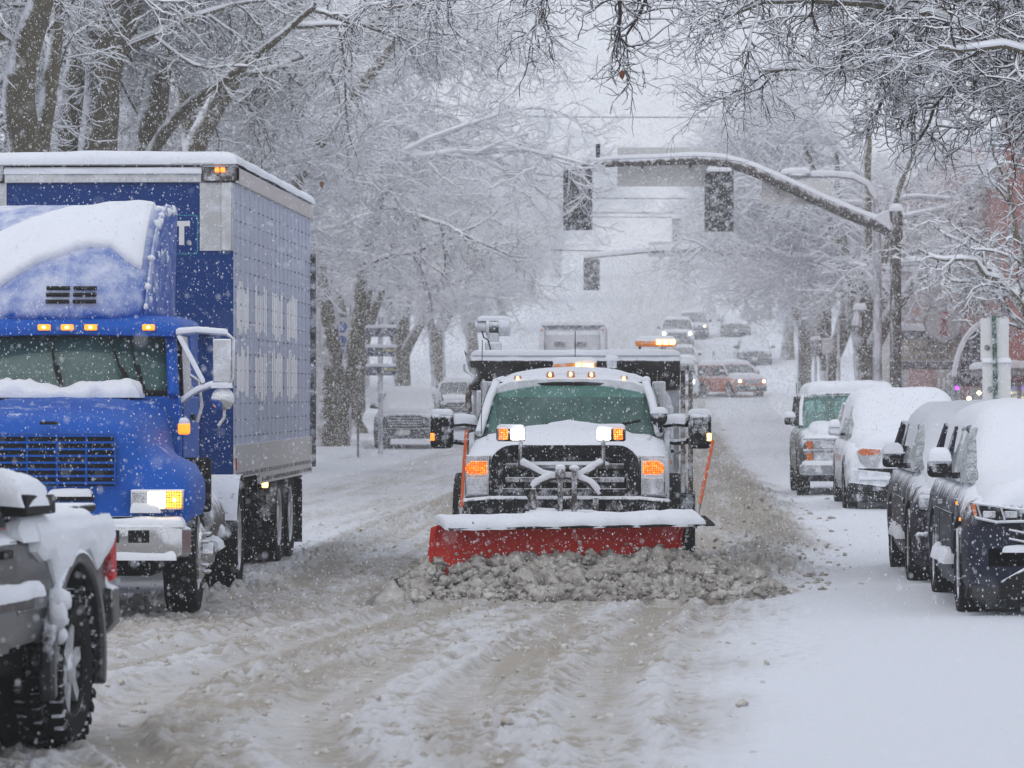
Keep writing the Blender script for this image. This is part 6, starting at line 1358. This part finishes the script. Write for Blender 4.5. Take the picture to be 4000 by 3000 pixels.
def navy_suv():
    t = car('parked_suv', 'navy sport utility at the right margin with chrome-edged headlight and a thick snow blanket', 'sport utility', 3.22, 30.45, 0, L=4.75, W=1.90, H=1.62, hood=1.02, belt=1.10, cowl=1.15, wrun=.75, pm='carnavy', wr=.37, group=GP, clear=.20, snow=('full',), th=.13, gm='glasssnow')
    for s in (-1, 1):
        h = MB().prism([(s*.885, .94), (s*.52, .885), (s*.52, .795), (s*.70, .79), (s*.87, .83)], -.03, .25).build('headlight', M['black'], t, bevel=.008)
        c = MB(); c.tube([(s*.885, -.035, .94), (s*.52, -.04, .89), (s*.02, -.05, .885)], .012, 6); c.tube([(s*.865, -.035, .825), (s*.70, -.04, .79), (s*.52, -.045, .795), (s*.02, -.05, .80)], .013, 6); c.tube([(s*.66, -.04, .90), (s*.63, -.04, .80)], .012, 5); c.tube([(s*.85, -.035, .93), (s*.82, -.035, .83)], .012, 5); c.build('chrome_trim', M['chrome'], h)
        for x in (.755, .585): MB().obox((s*x, -.036, .85), (.10, .012, .055)).build('projector', M['lamp'], h, bevel=.018)
        MB().prism([(s*.90, .93), (s*.865, .935), (s*.85, .84), (s*.875, .835)], -.042, -.03).build('turn_signal', M['amberdim'], h)
        tr = MB(); tr.tube([(s*.80, .06, .26), (s*.62, .0, .33), (s*.45, -.012, .43), (s*.30, -.015, .46)], .014, 8); tr.tube([(s*.62, -.0, .315), (s*.2, -.02, .315)], .010, 6); tr.build('fog_trim', M['galv'], t)
        MB().prism([(s*.62, .34), (s*.45, .43), (s*.2, .45), (s*.2, .27), (s*.66, .27)], -.02, .05).build('fog_recess', M['blackclean'], t)
        snowpad(*sorted((s*.34, s*.66)), -.05, .02, const(.565), .06, .05, nx=20, ny=6, nz=.6, seed=3).build('intake_snow', M['snow_lump'], t)
    g = MB().box(-.52, .52, -.03, .05, .60, .88).build('grille', M['black'], t, bevel=.02); b = MB()
    for z in (.70, .63): b.tube([(-.6, -.03, z+.03), (-.45, -.05, z), (.45, -.05, z), (.6, -.03, z+.03)], .010, 6)
    b.build('grille_bars', M['chrome'], g)
    MB().prism([(-.94, .18), (.94, .18), (.92, .28), (-.92, .28)], -.02, .2).build('lower_lip', M['blackclean'], t, bevel=.02)
    snowpad(-1.03, -.93, 1.2, 2.7, const(.42), .11, .05, nx=6, ny=26, nz=.7, seed=6).build('sill_snow', M['snow_lump'], t)
    MB().tube([(-.958, .5, .25), (-.962, .55, .72)], .01, 5).build('arch_trim', M['galv'], t)
    for y, z in ((.35, .80), (.7, .92)): MB().obox((-.957, y, z), (.012, .05, .025)).build('side_marker', M['amberlit'], t)
navy_suv()

# left kerb
t = car('parked_suv', 'dark grey sport utility with a big snowy grille parked on the left behind the trailer', 'sport utility', -8.42, 119, 0, L=5.2, W=2.02, H=1.80, hood=1.18, belt=1.22, cowl=1.25, wrun=.6, pm='cargrey', wr=.40, snow=('full',), th=.12, clear=.3)
face(t, 2.02, 1.18, gz=(.66, 1.06), gx=.52, lx=(.60, .92), lz=(.82, 1.0), bumper='cargrey', bz=(.3, .62), bars=5)
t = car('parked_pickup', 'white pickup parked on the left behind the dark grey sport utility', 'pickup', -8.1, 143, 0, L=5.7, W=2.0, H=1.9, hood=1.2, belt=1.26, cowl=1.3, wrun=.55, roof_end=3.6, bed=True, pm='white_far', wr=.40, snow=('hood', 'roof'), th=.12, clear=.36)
face(t, 2.0, 1.2, gz=(.72, 1.08), gx=.5, lx=(.58, .9), lz=(.85, 1.05), bumper='chrome', bz=(.42, .68), bars=4)
# up the hill
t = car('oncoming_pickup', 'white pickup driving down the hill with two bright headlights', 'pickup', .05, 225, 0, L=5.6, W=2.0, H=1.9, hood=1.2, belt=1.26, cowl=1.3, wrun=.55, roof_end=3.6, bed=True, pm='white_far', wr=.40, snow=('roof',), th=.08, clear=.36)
face(t, 2.0, 1.2, gz=(.68, 1.04), gx=.55, lx=(.62, .92), lz=(.88, 1.06), lit='big', bumper='cargrey', bz=(.38, .64), bars=3)
t = car('following_car', 'dim car following close behind the downhill white pickup, one yellowish headlight showing', 'car', 1.05, 236, 0, L=4.8, W=1.9, H=1.75, hood=1.05, belt=1.1, cowl=1.2, pm='cargrey', snow=('roof',), th=.08)
face(t, 1.9, 1.05, lit='warm', bumper='cargrey')
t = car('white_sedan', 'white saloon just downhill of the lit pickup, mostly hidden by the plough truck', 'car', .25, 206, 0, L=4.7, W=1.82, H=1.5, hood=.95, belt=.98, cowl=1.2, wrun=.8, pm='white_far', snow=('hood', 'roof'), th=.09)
face(t, 1.82, .95, gz=(.5, .72), lz=(.62, .76), lit=None, bumper='white_far', bz=(.22, .5))
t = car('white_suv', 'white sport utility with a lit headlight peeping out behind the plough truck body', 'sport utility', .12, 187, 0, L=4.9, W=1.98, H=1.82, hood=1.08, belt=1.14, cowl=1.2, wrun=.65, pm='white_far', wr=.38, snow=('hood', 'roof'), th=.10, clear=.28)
face(t, 1.98, 1.08, lit='big', lz=(.76, .94), bumper='white_far', bz=(.3, .58))
t = car('orange_suv', 'boxy orange car turning at the crossing with its headlights on and a snowy roof', 'car', 3.7, 188.0, 29, L=4.3, W=1.82, H=1.74, hood=1.12, belt=1.16, cowl=1.0, wrun=.45, pm='carorange', wr=.38, snow=('hood', 'roof'), th=.12, taper_=.88, clear=.3)
face(t, 1.82, 1.12, gz=(.72, .92), gx=.42, lx=(.50, .84), lz=(.72, .94), lit='warm', bumper='black', bz=(.34, .62))
rk = MB(); [rk.tube([(s*.6, y, 1.74), (s*.6, y, 1.95), (s*.6, y+.12, 2.35), (s*.6, y+.2, 2.35), (s*.6, y+.2, 1.95)], .02, 6) for s in (-1, 1) for y in (2.6,)]; rk.build('roof_rack', M['steel'], t)
t = car('parked_car', 'dark car under snow parked uphill on the right', 'car', 4.3, 211, 0, L=4.7, W=1.9, H=1.62, hood=1.0, belt=1.04, cowl=1.15, pm='cargrey', snow=('full',), th=.14, group=GP)
face(t, 1.9, 1.0, bumper='cargrey')
t = car('parked_car', 'faint snow-covered car parked uphill on the right, behind the dark one', 'car', 3.7, 238, 0, L=4.6, W=1.85, H=1.6, hood=1.0, belt=1.04, cowl=1.15, pm='cargrey', snow=('full',), th=.14, group=GP)
face(t, 1.85, 1.0, bumper='cargrey')

def refuse_truck():
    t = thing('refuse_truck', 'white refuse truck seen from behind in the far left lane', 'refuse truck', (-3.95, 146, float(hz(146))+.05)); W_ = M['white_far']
    b = MB(); b.prism([(0.5, .75), (7.0, .75), (7.0, 3.8), (.9, 3.95), (.35, 3.65)], -1.22, 1.22, 'yz'); b.build('body', W_, t, bevel=.08)
    f = MB()
    for s in (-1, 1): f.prism([(-.3, .8), (.7, .8), (.7, 3.85), (.1, 3.85), (-.25, 3.0)], *sorted((s*1.06, s*1.26)), 'yz')
    f.build('hopper_frame', M['galv'], t, bevel=.03)
    h = MB().prism([(.25, 3.6), (.28, 2.0), (.02, 1.6), (-.10, 1.1), (.4, .9), (.6, 3.6)], -1.05, 1.05, 'yz').build('hopper', W_, t, bevel=.03)
    MB().box(-.62, .62, .20, .24, 2.6, 2.75).build('slot', M['black'], h); MB().box(-.9, .9, -.1, .0, 1.35, 1.95).build('loading_mouth', M['steel'], h, bevel=.03)
    for x in (-.45, .3): MB().box(x-.22, x+.22, .20, .25, 3.15, 3.3).build('vent', M['steel'], h)
    MB().box(-1.15, 1.15, -.45, .0, .95, 1.1).build('sill_step', M['galv'], t, bevel=.02); snowpad(-1.1, 1.1, -.45, -.02, const(1.1), .1, .1).build('sill_snow', M['snow'], t)
    snowpad(-1.2, 1.2, .4, 7, lambda X, Y: 3.93-.02*(Y-.9), .22, .2, nx=30, ny=24, seed=3).build('roof_snow', M['snow'], t)
    for s in (-1, 1):
        MB().obox((s*1.16, -.1, 3.75), (.1, .05, .1)).build('marker_lamp', M['amberdim'], t); MB().obox((s*1.15, -.32, 1.25), (.14, .05, .22)).build('tail_lamp', M['red'], t)
        for y in (2.0, 3.3): wheel(t, s*1.05, y, .5, .3, s, 'steel', z=.5)
        wheel(t, s*1.05, 7.8, .5, .3, s, 'steel', z=.5)
    MB().box(-1.15, 1.15, 7.1, 9.0, .7, 2.9).build('cab', W_, t, bevel=.12); MB().box(-.4, .4, .6, 8.6, .55, .8).build('chassis', M['dark'], t)
refuse_truck()

# the pickup whose rear quarter fills the lower left corner
def near_pickup():
    rz = -4.5; a = R(rz); lx, ly = .86, 4.55; cu, cv = -3.22, 19.75       # rear wheel centre on the road
    u = cu-(lx*math.cos(a)-ly*math.sin(a)); v = cv-(lx*math.sin(a)+ly*math.cos(a))
    t = thing('pickup_truck', 'gunmetal pickup with knobbly tyre and red tail lamp, snow heaped on its bed', 'pickup', (u, v, .03), rz); P = M['gunmetal']; w2 = .97; L = 5.45
    def hp(w, zt, zb=.60): return [(0, zt), (w*.6, zt), (w*.88, zt-.02), (w*.965, zt-.07), (w*.99, zt-.2), (w, zt-.42), (w*.985, zb+.16), (w*.96, zb), (0, zb)]
    prof_loft([(0, hp(.85, .95, .5)), (.1, hp(.93, 1.05, .45)), (1.2, hp(w2, 1.15)), (1.4, hp(w2, 1.18, .56)), (3.35, hp(w2, 1.18, .56))]).build('cab_body', P, t, sharp=50)
    prof_loft([(3.37, hp(w2, 1.17, .58)), (5.2, hp(w2, 1.17, .60)), (5.38, hp(w2*.985, 1.16, .66)), (L, hp(w2*.95, 1.13, .70))]).build('bed_side', P, t, sharp=50)
    cut_arches(bpy.data.objects['bed_side'], [(ly, .43)], .52, .55, 1.2)
    gl = lambda w, zt: [(0, zt), (w*.85, zt-.02), (w, zt-.1), (.93, 1.16)]
    prof_loft([(1.25, gl(.93, 1.18)), (1.9, gl(.78, 1.75)), (2.3, gl(.76, 1.80)), (3.2, gl(.76, 1.78)), (3.33, gl(.78, 1.68))]).build('cab_glass', M['glassdark'], t); snow_skin(t, 'roof_snow', [1.9, 2.3, 3.3], [1.74, 1.80, 1.74], [.74, .76, .74], .12, 2)
    prof_loft([(1.88, [(0, 1.77), (.72, 1.75), (.79, 1.68), (.7, 1.66), (0, 1.7)]), (3.3, [(0, 1.80), (.72, 1.78), (.80, 1.70), (.7, 1.68), (0, 1.7)])]).build('roof', P, t)
    # bed cover with its raised front edge
    MB().box(-.9, .9, 3.45, 5.35, 1.19, 1.235).build('bed_cover', M['black'], t, bevel=.015)
    lid = MB().prism([(3.42, 1.22), (4.04, 1.22), (4.02, 1.315), (3.42, 1.33)], .30, 1.0, 'yz').build('tool_box_lid', M['blackclean'], t, bevel=.012)
    snow_skin(t, 'lid_snow', [3.4, 3.55, 3.85, 4.03], [1.315, 1.32, 1.315, 1.305], [.985, .995, .995, .97], .15, 5, na=41, drop=.02, nz=.15, e=.26)
    snow_skin(t, 'bed_snow', [3.5, 3.9, 5.0, 5.40], [1.19, 1.19, 1.18, 1.12], [.965, .985, .985, .93], .09, 8, na=41, drop=.07, nz=.22, p=7)
    # snow plastered down the flank
    ys = np.linspace(3.7, 5.38, 60); q = np.linspace(0, 1, 22); low = np.interp(ys, [3.7, 4.0, 4.15, 4.3, 4.55, 4.85, 5.05, 5.2, 5.38], [1.02, .96, .84, .80, 1.0, .99, .86, .92, 1.02])+.05*(fbm(ys*7, ys*0, 3, 3)-.5); rows = []
    for i, y in enumerate(ys):
        row = []
        for j, b in enumerate(q):
            z = 1.18+(low[i]-1.18)*b; e = min(1-b, .35)/.35; xx = np.interp(z, [.6, .78, 1.0, 1.13, 1.18, 1.2], [.95, .96, .967, .957, .93, .87]); row.append((xx+(.045*e**.5*(.7+.6*float(fbm(y*5, z*5, 4, 3))) if 0 < i < 59 and j < 21 else -.02), y, z))
        rows.append(row)
    MB().grid(rows).build('flank_snow', M['snow_lump'], t)
    # wheel arch and flare
    ang = np.linspace(R(-14), R(194), 22); out = [(ly+.60*math.cos(x), .42+.60*math.sin(x)) for x in ang]; inn = [(ly+.515*math.cos(x), .42+.525*math.sin(x)) for x in ang[::-1]]
    for s in (-1, 1):
        MB().prism(out+inn, *sorted((s*.93, s*1.01)), 'yz').build('wheel_flare', M['gunmetal'], t, bevel=.02)
        MB().lathe([(.50, 0), (.50, .02)], (s*.66, ly, .43), 'x', 30).build('wheel_well', M['blackclean'], t)
        e = wheel(t, s*.865, ly, .40, .25, s, 'rimsilver', knob=True, spokes=6, z=.40, dish='blackclean')
        wheel(t, s*.90, 1.0, .40, .28, s, 'alu', knob=True, spokes=6, z=.40)
        tl = MB().prism([(.93, .80), (.99, .82), (.985, 1.06), (.94, 1.08), (.90, 1.06), (.90, .82)] if s > 0 else [(-.93, .80), (-.99, .82), (-.985, 1.06), (-.94, 1.08), (-.90, 1.06), (-.90, .82)], 5.36, L+.015).build('tail_lamp', M['red'], t, bevel=.01)
        MB().obox((s*.975, 2.9, .80), (.025, 1.5, .07)).build('side_moulding', M['steel'], t, bevel=.01)
        ms = snowpad(*sorted((s*.95, s*1.02)), 2.2, 3.75, const(.835), .075, .05, nx=6, ny=30, nz=.5, seed=3).build('moulding_snow', M['snow_lump'], t)
        MB().box(*sorted((s*.978, s*.986)), 1.5, 3.3, .62, 1.1).build('door', P, t, bevel=.004); MB().obox((s*.995, 3.05, 1.05), (.03, .17, .04)).build('handle', M['blackclean'], t)
        sn_ = [(s*1.0, 4.05, .78), (s*1.005, 4.03, .72), (s*1.0, 4.07, .68), (s*1.0, 4.10, .60)]
        link('clinging_snow', lumps('clinging_snow', np.array(sn_), np.array([.06, .055, .05, .04]), M['snow'], 1.1), M['snow'], t)
    prof_loft([(5.30, [(0, .80), (.92, .80), (1.0, .78), (1.005, .60), (.96, .54), (0, .54)]), (5.55, [(0, .80), (.90, .80), (.98, .77), (.985, .58), (.92, .52), (0, .52)]), (5.66, [(0, .79), (.80, .79), (.87, .75), (.87, .60), (.80, .54), (0, .54)])]).build('rear_bumper', M['cargrey'], t, bevel=.01, sharp=60)
    snow_skin(t, 'bumper_snow', [5.30, 5.45, 5.64], [.80, .80, .79], [.99, .97, .84], .07, 4, ny=14, na=41, drop=.02, e=.06)
    MB().box(-.85, .85, L-.01, L+.02, .78, 1.17).build('tailgate', P, t, bevel=.01)
    MB().box(-.8, .8, 1.0, 5.2, .42, .60).build('underbody', M['dark'], t); MB().lathe([(.05, -.85), (.13, -.1), (.13, .1), (.05, .85)], (0, ly, .40), 'x', 12).build('rear_axle', M['dark'], t)
    MB().tube([(.75, 4.9, .38), (.80, 5.35, .38)], .03, 8).build('exhaust_pipe', M['rust'], t)
    face(t, 1.94, 1.0, gz=(.65, .9), gx=.5, bumper='chrome', bz=(.42, .64))
near_pickup()
# ------------------------------------------------------------------ dead leaves still hanging in the twigs
M['leaf'] = paint('dead_leaf', (.16, .055, .022), .8)
def leaf(label, loc, s):
    m = MB(); m.add([(0, 0, 0), (.35, .05, -.35), (.28, 0, -.9), (0, .08, -1.3), (-.3, .02, -.85), (-.4, -.04, -.35), (0, .12, -.6)], [(0, 1, 6), (1, 2, 6), (2, 3, 6), (3, 4, 6), (4, 5, 6), (5, 0, 6)])
    m.v = [(x*s, y*s, z*s) for x, y, z in m.v]; o = m.build('dead_leaf', M['leaf'], None); o.location = loc; o.modifiers.new('s', 'SOLIDIFY').thickness = .002; tag(o, label, 'leaf')
leaf('brown dead leaf hanging in the sky gap under the reddish twigs', (-.50, 35.5, 4.85), .075)
leaf('brown dead leaf hanging low before the white crowns on the left', (-5.55, 60, 5.2), .10)
# ------------------------------------------------------------------ falling snow
def snowfall():
    rg = np.random.default_rng(77); P = []; S = []
    def shell(d0, d1, dens, s0, s1, mx=1.35):
        vol = (d1**3-d0**3)/3*(1024*768/3840**2)*mx*mx; n = int(vol*dens)
        d = (d0**3+(d1**3-d0**3)*rg.random(n))**(1/3); x = (rg.random(n)-.5)*1024*mx/3840*d; z = (rg.random(n)-.5)*768*mx/3840*d+1.85+d*.0026
        th = R(2.45); P.append(np.stack([x*math.cos(th)-d*math.sin(th), x*math.sin(th)+d*math.cos(th), z], -1)); S.append(s0+(s1-s0)*rg.random(n)**2.5)
    shell(3, 8, 1.6, .0035, .0065, 1.5); shell(2.5, 8, 24, .0010, .0032, 1.5); shell(8, 20, 40, .0013, .0044, 1.5); shell(20, 33, 70, .0013, .0050); shell(33, 60, 28, .0020, .0066); shell(60, 85, 24.0, .003, .009); shell(85, 120, 24.0, .004, .011, 1.15); shell(120, 240, 7.0, .008, .018, 1.1)  # flakes enlarged in the far shells to whiten the distance like haze
    P = np.concatenate(P); S = np.concatenate(S); k = P[:, 2] > .12; P = P[k]; S = S[k]
    o = np.array([[1, 0, 0], [-1, 0, 0], [0, 1, 0], [0, -1, 0], [0, 0, 1.7], [0, 0, -1.7]]); f = np.array([[0, 2, 4], [2, 1, 4], [1, 3, 4], [3, 0, 4], [2, 0, 5], [1, 2, 5], [3, 1, 5], [0, 3, 5]])
    V_ = (P[:, None]+o[None]*S[:, None, None]*rg.uniform(.6, 1.25, (len(P), 6, 1))).reshape(-1, 3); F = (f[None]+(np.arange(len(P))*6)[:, None, None]).reshape(-1, 3)
    M['flake'] = paint('falling_snowflakes', (.82, .84, .88), .9)
    ob = link('falling_snow', mesh_np('falling_snow', V_, F), M['flake']); tag(ob, 'snowflakes falling through the air over the whole street', 'snowfall', kind='stuff'); print('flakes', len(P))
snowfall()
# ------------------------------------------------------------------ haze of the snowstorm
def haze():
    m = bpy.data.materials.new('haze'); m.use_nodes = True; nt = m.node_tree; nt.nodes.clear(); o = nt.nodes.new("ShaderNodeOutputMaterial"); v = nt.nodes.new("ShaderNodeVolumePrincipled")
    v.inputs['Color'].default_value = (.985, .988, .995, 1); v.inputs['Density'].default_value = HAZE; v.inputs['Anisotropy'].default_value = 0
    nt.links.new(v.outputs[0], o.inputs['Volume'])
    b = MB().box(-175, 175, -25, 660, -2.5, 60).build('haze', m, None, flat=True); b['kind'] = 'stuff'; b['label'] = 'pale haze of the snowstorm veiling the far street'
HAZE = .0009
haze()
